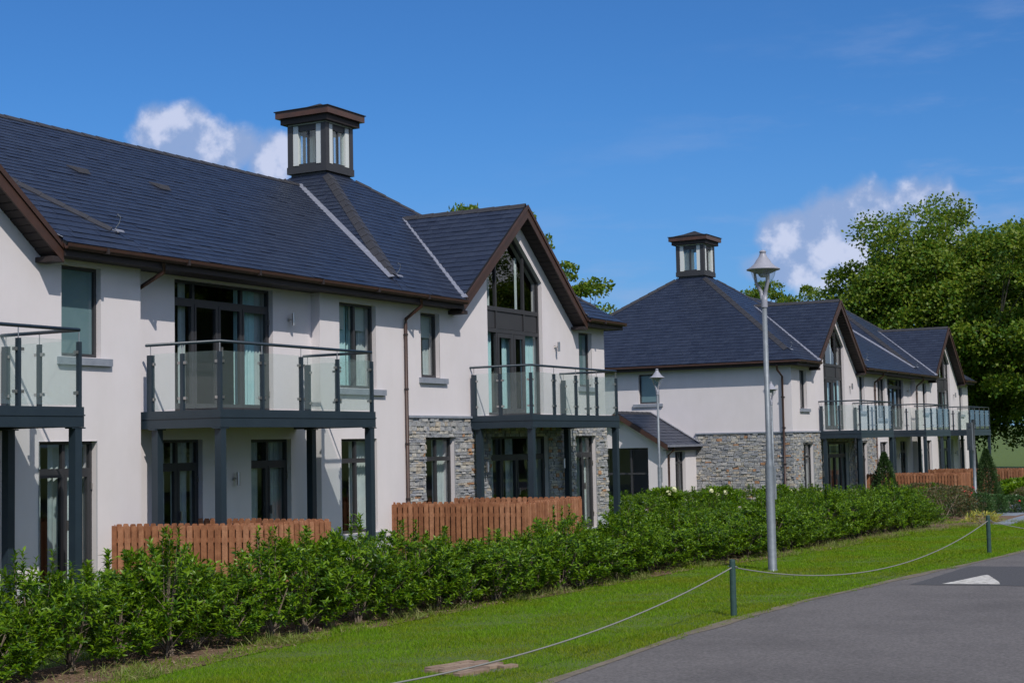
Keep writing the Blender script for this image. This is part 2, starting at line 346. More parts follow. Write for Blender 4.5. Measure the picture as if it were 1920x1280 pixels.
for y in gy:
    for x in gx: mb.v.append((x, y, hill(x, y)))
for j in range(len(gy)-1):
    for i in range(nn-1): mb.f.append((j*nn+i, j*nn+i+1, (j+1)*nn+i+1, (j+1)*nn+i))
tag(link('ground', mb, 'turf'), kind='structure')
strip(lambda x: -40, road_e, .012, 'road', 'asphalt', -20, 89)
strip(lambda x: lawn_e(x)+.0, lambda x: lawn_e(x)+1.45+(2.2 if x > 37 else 0)*min(1, (x-37)/3 if x > 37 else 0), .010, 'soil_bed', 'soil', 0, 62)
strip(lambda x: road_e(x)-.04-.03*math.sin(x*2.7), lambda x: road_e(x)+.10+.05*math.sin(x*5.3), .017, 'road_edge_dirt', 'grit', -20, 60)
# dark ramp patch with the painted triangle on the road
mb = MB(); zr = gz(25)+.016
_o = [(22.9, -13.6), (26.3, -13.3), (26.0, -11.74), (22.55, -11.6)]; _r = random.Random(2); _p = []
for (xa_, ya_), (xb_, yb_) in zip(_o, _o[1:]+_o[:1]):
    for q in range(12): t = q/12; _p.append((xa_+(xb_-xa_)*t+_r.uniform(-.02, .02), ya_+(yb_-ya_)*t+_r.uniform(-.012, .012), zr))
mb.poly(_p)
tag(link('road_ramp_patch', mb, 'darkasphalt'), kind='structure')
mb = MB(); mb.poly([(22.78, -12.02, zr+.004), (22.95, -12.82, zr+.004), (23.3, -12.74, zr+.004), (24.3, -12.40, zr+.004), (24.42, -12.34, zr+.004), (24.28, -12.29, zr+.004), (23.4, -12.14, zr+.004)])
tag(link('road_marking', mb, 'paint'), kind='structure')
# grey paving and the brick pad
mb = MB(); mb.box(39.8, 46.5, -9.75, -9.35, gz(43)-.1, gz(43)+.10)
tag(link('paving', mb, 'slab'), kind='structure')
mb = MB(); mb.box(46.5, 56, -8.6, -7.2, gz(50)-.2, gz(52)+.10)
tag(link('footpath', mb, 'slab'), kind='structure')
pad = empty('brick_pad', (12.9, -9.72, -.1), -.25, label='small pad of clay bricks laid flush in the lawn', cat='brick pad')
base = link('mortar_bed', MB().box(-.36, .36, -.3, .3, -.05, .012), 'mortar', pad)
bm_ = MB().box(-.098, .098, -.046, .046, 0, .03).mesh('brick'); bm_.materials.append(MT['brick'])
rng = random.Random(3)
for j in range(6):
    for i in range(4):
        x = -.31+i*.205+(.10 if j % 2 else 0); y = -.25+j*.1
        if abs(x) < .34 and rng.random() > .06:
            link('brick', bm_, None, pad, (x, y, .012+rng.uniform(-.004, .004)), (0, 0, rng.uniform(-.03, .03)))

# ------------------------------------------------------------------ houses
HOUSE = {}
def wall_grid(mb, P, x0, x1, z0, z1, holes, th=.3):
    """panel in the local plane given by P(u, d, z), with rectangular holes and their reveals"""
    us = sorted(set([x0, x1]+[h for H in holes for h in H[:2] if x0 < h < x1])); zs = sorted(set([z0, z1]+[h for H in holes for h in H[2:4] if z0 < h < z1]))
    for a, b in zip(us, us[1:]):
        for c, d in zip(zs, zs[1:]):
            um = (a+b)/2; zm = (c+d)/2
            if any(H[0] < um < H[1] and H[2] < zm < H[3] for H in holes): continue
            mb.quad(P(a, 0, c), P(b, 0, c), P(b, 0, d), P(a, 0, d))
    for H in holes:
        a, b, c, d = H[:4]
        mb.quad(P(a, 0, c), P(a, th, c), P(a, th, d), P(a, 0, d)); mb.quad(P(b, 0, c), P(b, th, c), P(b, th, d), P(b, 0, d))
        len(H) > 4 or mb.quad(P(a, 0, d), P(b, 0, d), P(b, th, d), P(a, th, d)); mb.quad(P(a, 0, c), P(b, 0, c), P(b, th, c), P(a, th, c))
def curtain_mb(P, a, b, z0, z1, d, amp=.025, seed=0):
    r = random.Random(seed); n = max(6, int((b-a)/.03)); mb = MB(); ph = r.uniform(0, 6); pts = []
    for i in range(n+1):
        t = i/n; pts.append((a+(b-a)*t, d+amp*math.sin(ph+t*(b-a)*62)+amp*.4*math.sin(t*(b-a)*131)))
    for (u0, d0), (u1, d1) in zip(pts, pts[1:]): mb.quad(P(u0, d0, z0), P(u1, d1, z0), P(u1, d1, z1), P(u0, d0, z1))
    return mb
SEED = [0]
def window(house, P, H, cols=1, trans=None, depth=.1, door=False, sill=None, curtain=None, ctop=None, fr=.05, tcols=None):
    """frame with panes as parts; cols = number of lights or list of fractions; curtain = list of (from, to, kind) fractions"""
    a, b, c, d = H; SEED[0] += 1
    mb = MB()
    def bar(u0, u1, z0, z1, dd=0, t=.07):
        mb.hexa([P(u0, depth+dd, z0), P(u1, depth+dd, z0), P(u1, depth+dd+t, z0), P(u0, depth+dd+t, z0), P(u0, depth+dd, z1), P(u1, depth+dd, z1), P(u1, depth+dd+t, z1), P(u0, depth+dd+t, z1)])
    bar(a, a+fr, c, d); bar(b-fr, b, c, d); bar(a+fr, b-fr, d-fr, d); bar(a+fr, b-fr, c, c+fr*1.2)
    fr_list = [i/cols for i in range(cols+1)] if isinstance(cols, int) else cols
    us = [a+fr*.5+(b-a-fr)*f for f in fr_list]; zs = [c]+([trans] if trans else [])+[d]
    for u in us[1:-1]: bar(u-.034, u+.034, c+fr*1.2, (trans-.05) if trans else d-fr, -.004); 
    if trans:
        bar(a+fr, b-fr, trans-.05, trans+.04, -.006)
        for u in (us[1:-1] if not door or len(us) < 5 else (us[1], us[-2])): bar(u-.03, u+.03, trans+.04, d-fr, -.003)
    w = link('window' if not door else 'glazed_door', mb, 'frame', house)
    n = len(us)-1
    for i in range(n):
        for z0, z1 in zip(zs, zs[1:]):
            e0 = (fr if i == 0 else .034); e1 = (fr if i == n-1 else .034)
            u0 = us[i]+e0-.01; u1 = us[i+1]-e1+.01; y = depth+.03
            pm = MB()
            if door and z0 == c:                        # sash rails of the door leaf
                for q in ((u0, u0+.045, z0+fr, z1-.05), (u1-.045, u1, z0+fr, z1-.05), (u0+.045, u1-.045, z0+fr, z0+.14), (u0+.045, u1-.045, z1-.10, z1-.05)):
                    s = MB(); mbx = [P(q[0], depth-.012, q[2]), P(q[1], depth-.012, q[2]), P(q[1], depth+.05, q[2]), P(q[0], depth+.05, q[2]), P(q[0], depth-.012, q[3]), P(q[1], depth-.012, q[3]), P(q[1], depth+.05, q[3]), P(q[0], depth+.05, q[3])]
                    pm.hexa(mbx)
                link('sash', pm, 'frame', w); pm = MB()
            pm.quad(P(u0, y, z0+.03), P(u1, y, z0+.03), P(u1, y, z1-.03), P(u0, y, z1-.03)); link('pane', pm, 'glass', w)
    if door:
        k = us[len(us)//2]; s = MB(); s.hexa([P(k+.05, depth-.06, c+1.0), P(k+.075, depth-.06, c+1.0), P(k+.075, depth-.02, c+1.0), P(k+.05, depth-.02, c+1.0), P(k+.05, depth-.06, c+1.16), P(k+.075, depth-.06, c+1.16), P(k+.075, depth-.02, c+1.16), P(k+.05, depth-.02, c+1.16)])
        link('door_handle', s, 'steel', w)
        for u in (a+fr*.5, b-fr*.5):
            for z in (c+.3, (trans or d)-.3):
                s = MB(); s.hexa([P(u-.012, depth-.03, z), P(u+.012, depth-.03, z), P(u+.012, depth, z), P(u-.012, depth, z), P(u-.012, depth-.03, z+.1), P(u+.012, depth-.03, z+.1), P(u+.012, depth, z+.1), P(u-.012, depth, z+.1)]); link('hinge', s, 'steel', w)
    if sill:
        s = MB(); u0, u1 = sill; s.hexa([P(u0, -.07, c-.13), P(u1, -.07, c-.13), P(u1, .1, c-.13), P(u0, .1, c-.13), P(u0, -.07, c-.015), P(u1, -.07, c-.015), P(u1, .1, c), P(u0, .1, c)])
        link('sill', s, 'sill', w)
    for (f0, f1, kd) in (curtain or []):
        u0 = a+(b-a)*f0; u1 = a+(b-a)*f1
        if kd == 'frost':
            s = MB().quad(P(u0, depth+.05, c), P(u1, depth+.05, c), P(u1, depth+.05, d), P(u0, depth+.05, d)); link('frosted_film', s, 'frost', w)
        elif kd == 'blind':
            s = MB().quad(P(u0, .24, d-.52), P(u1, .24, d-.52), P(u1, .24, d), P(u0, .24, d)); link('roller_blind', s, 'blind', w)
        else: link('curtain', curtain_mb(P, u0, u1, c+.03, d+.05 if not ctop else ctop, .30, seed=SEED[0]*7+int(f0*10)), kd, w)
    return w
def light_fitting(house, P, u, z):
    w = link('wall_light', MB().hexa([P(u-.025, -.02, z-.03), P(u+.025, -.02, z-.03), P(u+.025, 0, z-.03), P(u-.025, 0, z-.03), P(u-.025, -.02, z+.03), P(u+.025, -.02, z+.03), P(u+.025, 0, z+.03), P(u-.025, 0, z+.03)]), 'steel', house)
    q0 = Vector(P(u, -.02, z)); q1 = Vector(P(u, -.10, z)); link('bracket', MB().tube([q0, q1], .015, 8), 'steel', w)
    link('lamp_barrel', MB().tube([Vector(P(u, -.12, z-.12)), Vector(P(u, -.12, z+.12))], .035, 12), 'steel', w, smooth=False)

# pieces that are counted as separate parts where nearest, the rest joined
def place_pieces(parent, name, mname, pieces, limit=300):
    """pieces: list of 8-corner hexahedra; the largest in view are parts of their own"""
    sc = []
    for k, p in enumerate(pieces):
        c = sum((Vector(q) for q in p), Vector())/8; ok = seen(c)
        size = (Vector(p[0])-Vector(p[6])).length/max(1, depth_of(c))
        sc.append((-(size if ok else 0), k))
    sc.sort(); own = [k for s_, k in sc[:limit] if s_ < 0]; ow = set(own)
    for k in own:
        p = pieces[k]; c = sum((Vector(q) for q in p), Vector())/8
        link(name, MB().hexa([Vector(q)-c for q in p]), mname, parent, c)
    rest = MB()
    for k, p in enumerate(pieces):
        if k not in ow: rest.hexa(p)
    if rest.v: tag(link(name+'_field', rest, mname, parent), kind='stuff')

def slate_pieces(O, Ue, Vs, poly, out, seed=0, ex=.205, wd=.30, th=.007):
    """tile the plane with origin O, unit eave vector Ue, unit up-slope vector Vs; poly in (u, v)"""
    r = random.Random(seed); O = Vector(O); Ue = Vector(Ue).normalized(); Vs = Vector(Vs).normalized(); N = Ue.cross(Vs).normalized()
    if N.z < 0: N = -N
    def cuts(v):
        xs = []
        for (x0, y0), (x1, y1) in zip(poly, poly[1:]+poly[:1]):
            if (y0 <= v < y1) or (y1 <= v < y0): xs.append(x0+(x1-x0)*(v-y0)/(y1-y0))
        return sorted(xs)
    vm = max(p[1] for p in poly); v0 = min(p[1] for p in poly); row = 0; v = v0
    while v < vm-.02:
        vt = min(v+ex+.03, vm-.002); cb = cuts(v+.002); ct = cuts(vt); cm = cuts(v+ex*.5)
        if len(cb) != len(ct): cb = ct = cm
        for k in range(0, len(cb)-1, 2):
            b0, b1, t0, t1 = cb[k], cb[k+1], ct[k], ct[k+1]; u = math.floor(min(b0, t0)/wd)*wd-(wd/2 if row % 2 else 0)
            while u < max(b1, t1):
                ua = u+.002; ub = u+wd-.002
                q = [max(ua, b0), min(ub, b1), min(ub, t1), max(ua, t0)]
                if q[1] > q[0]+.004 or q[2] > q[3]+.004:
                    q[1] = max(q[1], q[0]+.001); q[2] = max(q[2], q[3]+.001)
                    lb = .0115+r.uniform(0, .004)*(1 if r.random() < .8 else 2.2); lt = .003; db = r.uniform(-.006, .006)
                    p = [O+Ue*q[0]+Vs*(v+db)+N*(lb-th), O+Ue*q[1]+Vs*(v+db)+N*(lb-th), O+Ue*q[2]+Vs*vt+N*(lt-.002), O+Ue*q[3]+Vs*vt+N*(lt-.002),
                         O+Ue*q[0]+Vs*(v+db)+N*(lb+r.uniform(0, .002)), O+Ue*q[1]+Vs*(v+db)+N*lb, O+Ue*q[2]+Vs*vt+N*lt, O+Ue*q[3]+Vs*vt+N*lt]
                    out.append(p)
                u += wd
        v += ex; row += 1
def roof_face(roof, pts, out, seed, slates=True):
    """pts: 3D polygon, first edge along the eave. Adds the underlay plane and slates"""
    P0 = Vector(pts[0]); Ue = (Vector(pts[1])-P0).normalized(); n = None
    for i in range(2, len(pts)):
        n = Ue.cross(Vector(pts[i])-P0)
        if n.length > .01: break
    n.normalize(); n = n if n.z > 0 else -n; Vs = n.cross(Ue).normalized(); Vs = Vs if Vs.z > 0 else -Vs
    UND[roof.name].prism([Vector(p)-n*.004 for p in pts], -n*.05)
    if slates: slate_pieces(P0, Ue, Vs, [((Vector(p)-P0).dot(Ue), (Vector(p)-P0).dot(Vs)) for p in pts], out, seed)
UND = {}
def ridge_run(roof, a, b, n1, n2, step=.42, w=.16, th=.014, seed=0):
    """two-wing cap tiles along a ridge or hip; n1, n2 = normals of the two roof faces"""
    a = Vector(a); b = Vector(b); d = (b-a); ln = d.length; d.normalize(); k = max(1, round(ln/step)); r = random.Random(seed)
    n1 = Vector(n1).normalized(); n2 = Vector(n2).normalized(); up = (n1+n2).normalized()
    w1 = n1.cross(d).normalized(); w1 = w1 if w1.dot(n2) < 0 else -w1
    w2 = n2.cross(d).normalized(); w2 = w2 if w2.dot(n1) < 0 else -w2
    for i in range(k):
        s0 = ln*i/k; s1 = ln*(i+1)/k+.03; lo = .028+r.uniform(0, .005); hi = .018
        sec = []
        for s_, h in ((s0, lo), (s1, hi)):
            c = a+d*s_+up*h; sec.append([c+w1*w-n1*0, c+up*.02, c+w2*w, c+w2*w-n2*th, c+up*(.02-th), c+w1*w-n1*th])
        mb = MB(); mb.v = [tuple(p-a-d*s0) for p in sec[0]+sec[1]]
        for j in range(6): mb.f.append((j, (j+1) % 6, 6+(j+1) % 6, 6+j))
        mb.f.append((5, 4, 3, 2, 1, 0)); mb.f.append((6, 7, 8, 9, 10, 11))
        link('ridge_tile', mb, 'ridge', roof, a+d*s0)
def lead_run(house, a, b, n, w=.13, na='lead_valley'):
    a = Vector(a); b = Vector(b); n = Vector(n).normalized(); d = (b-a).normalized(); s_ = d.cross(n).normalized()*w/2; u = n*.026
    link(na, MB().hexa([a-s_+u, a+s_+u, b+s_+u, b-s_+u, a-s_+u*1.3, a+s_+u*1.3, b+s_+u*1.3, b-s_+u*1.3]), 'lead', house)

def stone_pieces(P, x0, x1, z0, z1, holes, out, seed):
    r = random.Random(seed); z = z0
    while z < z1-.02:
        h = min(r.choice([.045, .055, .065, .075, .085, .10]), z1-z)
        if z1-(z+h) < .04: h = z1-z
        u = x0+r.uniform(-.1, 0)
        while u < x1:
            w = r.uniform(.08, .30)*(1.1 if h < .075 else .85); a = max(u, x0)+.004; b = min(u+w, x1)-.004
            if x1-(u+w) < .05: b = x1-.004; w = x1-u
            segs = [(a, b)]
            for H in holes:
                if H[2] < z+h-.01 and H[3] > z+.01:
                    ns = []
                    for (p, q) in segs:
                        if q <= H[0] or p >= H[1]: ns.append((p, q)); continue
                        if H[0]-p > .03: ns.append((p, H[0]))
                        if q-H[1] > .03: ns.append((H[1], q))
                    segs = ns
            for p, q in segs:
                subs = [(z, z+h)]
                if h > .1 and r.random() < .4: subs = [(z, z+h*.5), (z+h*.5, z+h)]
                for s0, s1 in subs:
                    pr = .018+r.random()**1.6*.035; j = lambda k=.007: r.uniform(-k, k); e = .004
                    out.append([P(p, 0, s0+e), P(q, 0, s0+e), P(q-abs(j(.012)), -pr+j(.012), s0+e+j()), P(p+abs(j(.012)), -pr+j(.012), s0+e+j()),
                                P(p, 0, s1-e), P(q, 0, s1-e), P(q-abs(j(.012)), -pr+j(.012), s1-e+j()), P(p+abs(j(.012)), -pr+j(.012), s1-e+j())])
            u += w
        z += h

def balcony(house, x0, x1, Z, back=0.0, front=-1.61):
    """steel balcony: deck frame, four posts, glass balustrade with handrail on pins"""
    dz = Z; mb = MB(); zt = 2.75+dz; zb = 2.464+dz
    b = link('balcony', MB().box(x0, x1, front, front+.12, zb, zt).box(x0, x0+.1, front+.12, back, zb, zt).box(x1-.1, x1, front+.12, back, zb, zt).box(x0+.1, x1-.1, front+.12, back, zt-.09, zt-.012), 'navy', house)
    link('edge_plate', MB().box(x0-.012, x1+.012, front-.012, front-.002, zt-.13, zt-.11).box(x0-.012, x0-.002, front, back, zt-.13, zt-.11), 'navy', b)
    for x in (x0+.09, x1-.09):
        for y in (front+.08, -.2):
            g = gz(x)
            s = MB().box(x-.065, x+.065, y-.065, y+.065, g-.1, zb-.01); link('support_post', s, 'navy', b)
            link('post_bracket', MB().box(x-.13, x+.13, y-.07, y+.07, zb-.022, zb-.002), 'navy', b)
    fx = [x0+.05+(x1-x0-.1)*i/4 for i in range(5)]; pts = [(x, front+.05) for x in fx]
    ym = (front+.05)/2
    side = [(x0+.05, ym), (x0+.05, -.1), (x1-.05, ym), (x1-.05, -.1)]
    for (x, y) in pts+side:
        wall = y == -.1; w = .05 if wall else .032
        link('baluster', MB().box(x-w*.8, x+w*.8, y-w, y+w, zt, zt+.93+(.0)), 'navy', b)
        link('rail_pin', MB().tube([(x, y, zt+.93), (x, y, zt+1.08)], .008, 6), 'steel', b)
    rz_ = zt+1.1
    link('handrail', MB().tube([(x0+.05, 0, rz_), (x0+.05, front+.05, rz_), (x1-.05, front+.05, rz_), (x1-.05, 0, rz_)], .027, 10), 'navy', b, smooth=True)
    cl = MB(); g0 = zt+.03; g1 = zt+.95
    def clamp(x, y, z, ax):
        if ax == 0: cl.box(x-.028, x+.028, y-.022, y+.022, z-.022, z+.022)
        else: cl.box(x-.022, x+.022, y-.028, y+.028, z-.022, z+.022)
    for a, c in zip(fx, fx[1:]):
        link('glass_panel', MB().box(a+.055, c-.055, front+.045, front+.055, g0, g1), 'balglass', b)
        for z in (zt+.2, zt+.78):
            clamp(a+.06, front+.05, z, 0); clamp(c-.06, front+.05, z, 0)
    for x in (x0+.05, x1-.05):
        for ya, yb in ((front+.05, ym), (ym, -.1)):
            link('glass_panel', MB().box(x-.005, x+.005, ya+.055, yb-.06, g0, g1), 'balglass', b)
            for z in (zt+.2, zt+.78):
                clamp(x, ya+.06, z, 1); clamp(x, yb-.06, z, 1)
    tag(link('glass_clamps', cl, 'steel', b), kind='stuff')
    return b

def downpipe(house, x, ywall, Z, z1=None, xo=0, zbot=None):
    zt = 5.2+Z; y = ywall-.06; zbot = gz(x) if zbot is None else zbot
    p = link('downpipe', MB().tube([(x+xo, -.45, zt-.02), (x+xo, -.45, zt-.16), (x, y, zt-.42), (x, y, zt-.5), (x, y, zbot)], .036, 10), 'brown', house, smooth=True)
    z = zt-.75
    while z > zbot+.3:
        link('pipe_bracket', MB().tube([(x, y, z-.02), (x, y, z+.02)], .046, 10).box(x-.012, x+.012, y, ywall, z-.01, z+.01), 'dkbrown', p); z -= 1.15

def cupola(house, cx, cy, Z):
    w = .6; zb = 8.9+Z; z1 = 9.30+Z; zt = 10.37+Z
    c = link('cupola', MB().box(cx-w+.06, cx+w-.06, cy-w+.06, cy+w-.06, zb-.1, z1-.18), 'frame', house)
    link('base_band', MB().box(cx-w-.02, cx+w+.02, cy-w-.02, cy+w+.02, z1-.18, z1), 'frame', c)
    fl = link('white_lining', MB(), 'blind', c); fl.data = MB().box(cx-w+.08, cx+w-.08, cy-w+.08, cy+w-.08, z1-.04, z1+.03).mesh('lining'); fl.data.materials.append(MT['blind'])
    for sx in (-1, 1):
        for sy in (-1, 1):
            x = cx+sx*(w-.075); y = cy+sy*(w-.075)
            link('corner_post', MB().box(x-.078, x+.078, y-.078, y+.078, z1+.001, zt), 'frame', c)
            link('post_lining', MB().box(min(x-sx*.085, x-sx*.24), max(x-sx*.085, x-sx*.24), y-.06, y+.06, z1+.03, zt-.02).box(x-.06, x+.06, min(y-sy*.085, y-sy*.24), max(y-sy*.085, y-sy*.24), z1+.03, zt-.02), 'blind', c)
    for (ax, s_) in ((0, -1), (0, 1), (1, -1), (1, 1)):
        a = w-.155
        def B(u0, u1, z0, z1_, t0, t1):
            v0, v1 = sorted((s_*t0, s_*t1))
            return MB().box(cx+u0, cx+u1, cy+v0, cy+v1, z0, z1_) if ax == 1 else MB().box(cx+v0, cx+v1, cy+u0, cy+u1, z0, z1_)
        link('sill_rail', B(-a, a, z1+.002, z1+.07, w-.12, w-.045), 'frame', c)
        link('head_rail', B(-a, a, zt-.16, zt-.002, w-.12, w-.045), 'frame', c)
        link('mullion', B(-.025, .025, z1+.07, zt-.16, w-.11, w-.05), 'frame', c)
        for u0, u1 in ((-a, -.02), (.02, a)): link('pane', B(u0, u1, z1+.06, zt-.15, w-.083, w-.075), 'cupglass', c)
    link('cap_ceiling', MB().box(cx-w+.01, cx+w-.01, cy-w+.01, cy+w-.01, zt+.001, zt+.03), 'blind', c)
    q = link('cap_lower', MB().box(cx-w-.13, cx+w+.13, cy-w-.13, cy+w+.13, zt+.03, zt+.18), 'dkbrown', c)
    k = w+.225; z0 = zt+.18; mb = MB().box(cx-k, cx+k, cy-k, cy+k, z0, z0+.17); link('cap_fascia', mb, 'cap', c)
    mb = MB(); k += .03; prof = [(k, z0+.17), (k, z0+.19), (k*.8, z0+.215), (k*.4, z0+.32), (0.02, z0+.46)]
    for (r0, h0), (r1, h1) in zip(prof, prof[1:]):
        A = [(cx-r0, cy-r0, h0), (cx+r0, cy-r0, h0), (cx+r0, cy+r0, h0), (cx-r0, cy+r0, h0)]; Bq = [(cx-r1, cy-r1, h1), (cx+r1, cy-r1, h1), (cx+r1, cy+r1, h1), (cx-r1, cy+r1, h1)]
        for i in range(4): mb.quad(A[i], A[(i+1) % 4], Bq[(i+1) % 4], Bq[i])
    link('cap_roof', mb, 'underlay', c)
MT['cupglass'] = glassmat('cupola_glass', (.95, .98, .975), 1.6, haze=.07, hazecol=(.6, .7, .68), box=True)

def build_house(name, label, Z, gabs, X0, X1, jog, stones, openings, cup, group):
    H = empty(name, ((X0+X1)/2, 0, gz((X0+X1)/2)), label=label, cat='house', group=group)
    root = link('wall_root', None, None, None)  # temporary frame so that parts keep world coordinates
    bpy.data.objects.remove(root)
    off = Vector(H.location)
    H.location = (0, 0, 0)
    CY = 5.56; EAV = -.45; ZE = 5.3+Z; ZR = 8.75+Z; AX = 5.48; APZ = 9.456+Z; tx = (APZ-ZE)/AX; ty = (APZ-ZE)/(CY-EAV)
    GH = 7.83+Z; HW = 3.15; YV = -.32
    j0, j1, jd = jog
    Pf = lambda u, d, z: (u, d, z)
    Pj = lambda u, d, z: (u, d+jd, z)
    # --- walls
    zw0 = gz(X0)-.4; zw1 = 5.14+Z
    allh = [o['H'] for o in openings if o.get('plane', 'f') == 'f']; jh = [o['H'] for o in openings if o.get('plane') == 'j']
    gw = [(g-1.41, g+1.34) for g in gabs]
    # gable glazing heights
    def gtop(u, g): return Z+min(7.12-abs(u-g-.02)*.79, 99)
    for (a, b) in ((X0, j0), (j1, X1)):
        mb = MB(); hs = [h for h in allh if a < h[0] < b]
        hh = hs+[(g0, g1, 2.78+Z, 5.14+Z, 1) for g0, g1 in gw if a < g0 < b]
        wall_grid(mb, Pf, a, b, zw0, zw1, [h for h in hh], .3)
        link('front_wall', mb, 'render', H)
    mb = MB(); wall_grid(mb, Pj, j0, j1, zw0, zw1, jh, .3)
    mb.quad((j0, 0, zw0), (j0, jd, zw0), (j0, jd, zw1), (j0, 0, zw1)); mb.quad((j1, 0, zw0), (j1, jd, zw0), (j1, jd, zw1), (j1, 0, zw1))
    link('recessed_wall', mb, 'render', H)
    # gable triangles above eaves level
    for g, (g0, g1) in zip(gabs, gw):
        mb = MB(); us = sorted([g-HW+.15, g0, g+.02, g1, g+HW-.15]+[g+d for d in (-.7, .7)])
        def rt(u): return GH-.1-abs(u-g)*(2.53/HW)
        for a, b in zip(us, us[1:]):
            um = (a+b)/2
            la, lb = (gtop(a, g), gtop(b, g)) if g0 <= um <= g1 else (zw1, zw1)
            mb.quad((a, 0, la), (b, 0, lb), (b, 0, rt(b)), (a, 0, rt(a)))
            if g0 <= um <= g1: mb.quad((a, 0, la), (b, 0, lb), (b, .3, lb), (a, .3, la))
        for u in (g0, g1): mb.quad((u, 0, zw1), (u, .3, zw1), (u, .3, gtop(u, g)), (u, 0, gtop(u, g)))
        link('gable_wall', mb, 'render', H)
        # tall glazing
        fm_ = MB(); d0 = .1; zt = 5.30+Z; zs0 = 4.80+Z
        def fb(u0, u1, z0, z1, t=.07, dd=0): fm_.box(u0, u1, d0+dd, d0+t, z0, z1)
        c = 2.78+Z; tu = lambda u: gtop(u, g)
        um = [g0, g-.81, g+.57, g1]
        fm_.hexa([(g0, d0, c), (g0+.06, d0, c), (g0+.06, d0+.07, c), (g0, d0+.07, c), (g0, d0, tu(g0)), (g0+.06, d0, tu(g0+.06)), (g0+.06, d0+.07, tu(g0+.06)), (g0, d0+.07, tu(g0))])
        fm_.hexa([(g1-.06, d0, c), (g1, d0, c), (g1, d0+.07, c), (g1-.06, d0+.07, c), (g1-.06, d0, tu(g1-.06)), (g1, d0, tu(g1)), (g1, d0+.07, tu(g1)), (g1-.06, d0+.07, tu(g1-.06))])
        ap = g+.02
        for (ua, ub) in ((g0+.06, ap), (ap, g1-.06)):
            k = .055; fm_.hexa([(ua, d0, tu(ua)-k), (ub, d0, tu(ub)-k), (ub, d0+.07, tu(ub)-k), (ua, d0+.07, tu(ua)-k), (ua, d0, tu(ua)), (ub, d0, tu(ub)), (ub, d0+.07, tu(ub)), (ua, d0+.07, tu(ua))])
        for u in um[1:3]: fb(u-.028, u+.028, c+.06, tu(u)-.05, dd=-.004)
        fb((g0+g1)/2-.03, (g0+g1)/2+.06, c+.06, zs0-.05, dd=-.003)
        fb(g0+.06, g1-.06, zs0-.06, zs0+.03, dd=-.006); fb(g0+.06, g1-.06, zt-.05, zt+.05, dd=-.007); fb(g0+.06, g1-.06, c, c+.07, dd=-.002)
        w = link('gable_window', fm_, 'frame', H)
        um2 = [g0+.06, g-.81, g+.57, g1-.06]
        for a, b in zip(um2, um2[1:]):
            link('spandrel_panel', MB().box(a+.05, b-.05, d0+.02, d0+.05, zs0+.04, zt-.06), 'frame', w)
            pts = [(a+.03, zt+.04), (b-.03, zt+.04), (b-.03, tu(b-.03)-.04)]+([(ap, tu(ap)-.04)] if a < ap < b else [])+[(a+.03, tu(a+.03)-.04)]
            link('pane', MB().poly([(u, d0+.035, z) for u, z in pts]), 'glass', w)
        for a, b in ((um2[0], um2[1]), (um2[1], (g0+g1)/2), ((g0+g1)/2, um2[2]), (um2[2], um2[3])):
            link('pane', MB().quad((a+.02, d0+.035, c+.05), (b-.02, d0+.035, c+.05), (b-.02, d0+.035, zs0-.05), (a+.02, d0+.035, zs0-.05)), 'glass', w)
        for a, b in ((um2[1]+.035, (g0+g1)/2-.03), ((g0+g1)/2+.06, um2[2]-.035)):
            link('door_sash', MB().box(a, a+.075, d0-.012, d0+.03, c+.07, zs0-.07).box(b-.075, b, d0-.012, d0+.03, c+.07, zs0-.07).box(a+.075, b-.075, d0-.011, d0+.03, c+.07, c+.17).box(a+.075, b-.075, d0-.011, d0+.03, zs0-.17, zs0-.07), 'frame', w)
        for k, (f0, f1, kd) in enumerate(((-.0, .21, 'curtain_teal'), (.42, .56, 'curtain_teal'), (.75, 1, 'curtain_teal'))):
            link('curtain', curtain_mb(Pf, g0+(g1-g0)*f0, g0+(g1-g0)*f1, c+.03, zs0+.1, .27, seed=int(g)+k), kd, w)
        link('curtain', curtain_mb(Pf, g+.45, g+.62, zt, tu(g+.62), .3, seed=5), 'curtain_grey', w); link('curtain', curtain_mb(Pf, g-.92, g-.78, zt, tu(g-.92), .3, seed=6), 'curtain_grey', w)
        light_fitting(H, Pf, g+1.98, 4.52+Z)
        # gable roof: two slated planes, barge boards, soffit boards
    # --- openings
    for o in openings:
        P = {'f': Pf, 'j': Pj}[o.get('plane', 'f')]
        if o.get('fake'): continue
        window(H, P, o['H'], o.get('cols', 1), o.get('trans'), door=o.get('door', False), sill=o.get('sill'), curtain=o.get('curt'))
    # --- other walls, floors
    mb = MB()
    if not stones.get('side'): mb.quad((X0, 0, zw0), (X0, 2*CY, zw0), (X0, 2*CY, zw1), (X0, 0, zw1))
    mb.quad((X1, 0, zw0), (X1, 2*CY, zw0), (X1, 2*CY, zw1), (X1, 0, zw1)); mb.quad((X0, 2*CY, zw0), (X1, 2*CY, zw0), (X1, 2*CY, zw1), (X0, 2*CY, zw1))
    link('end_wall', mb, 'render', H)
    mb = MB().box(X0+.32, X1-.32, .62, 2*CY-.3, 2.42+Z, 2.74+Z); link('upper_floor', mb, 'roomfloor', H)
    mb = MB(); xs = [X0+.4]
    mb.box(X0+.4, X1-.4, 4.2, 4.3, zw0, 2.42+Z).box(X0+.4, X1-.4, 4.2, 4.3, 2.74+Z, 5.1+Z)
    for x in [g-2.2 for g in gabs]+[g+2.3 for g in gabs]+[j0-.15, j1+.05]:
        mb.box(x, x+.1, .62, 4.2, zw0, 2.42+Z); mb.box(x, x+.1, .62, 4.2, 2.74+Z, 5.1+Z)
    link('room_partition', mb, 'room', H)
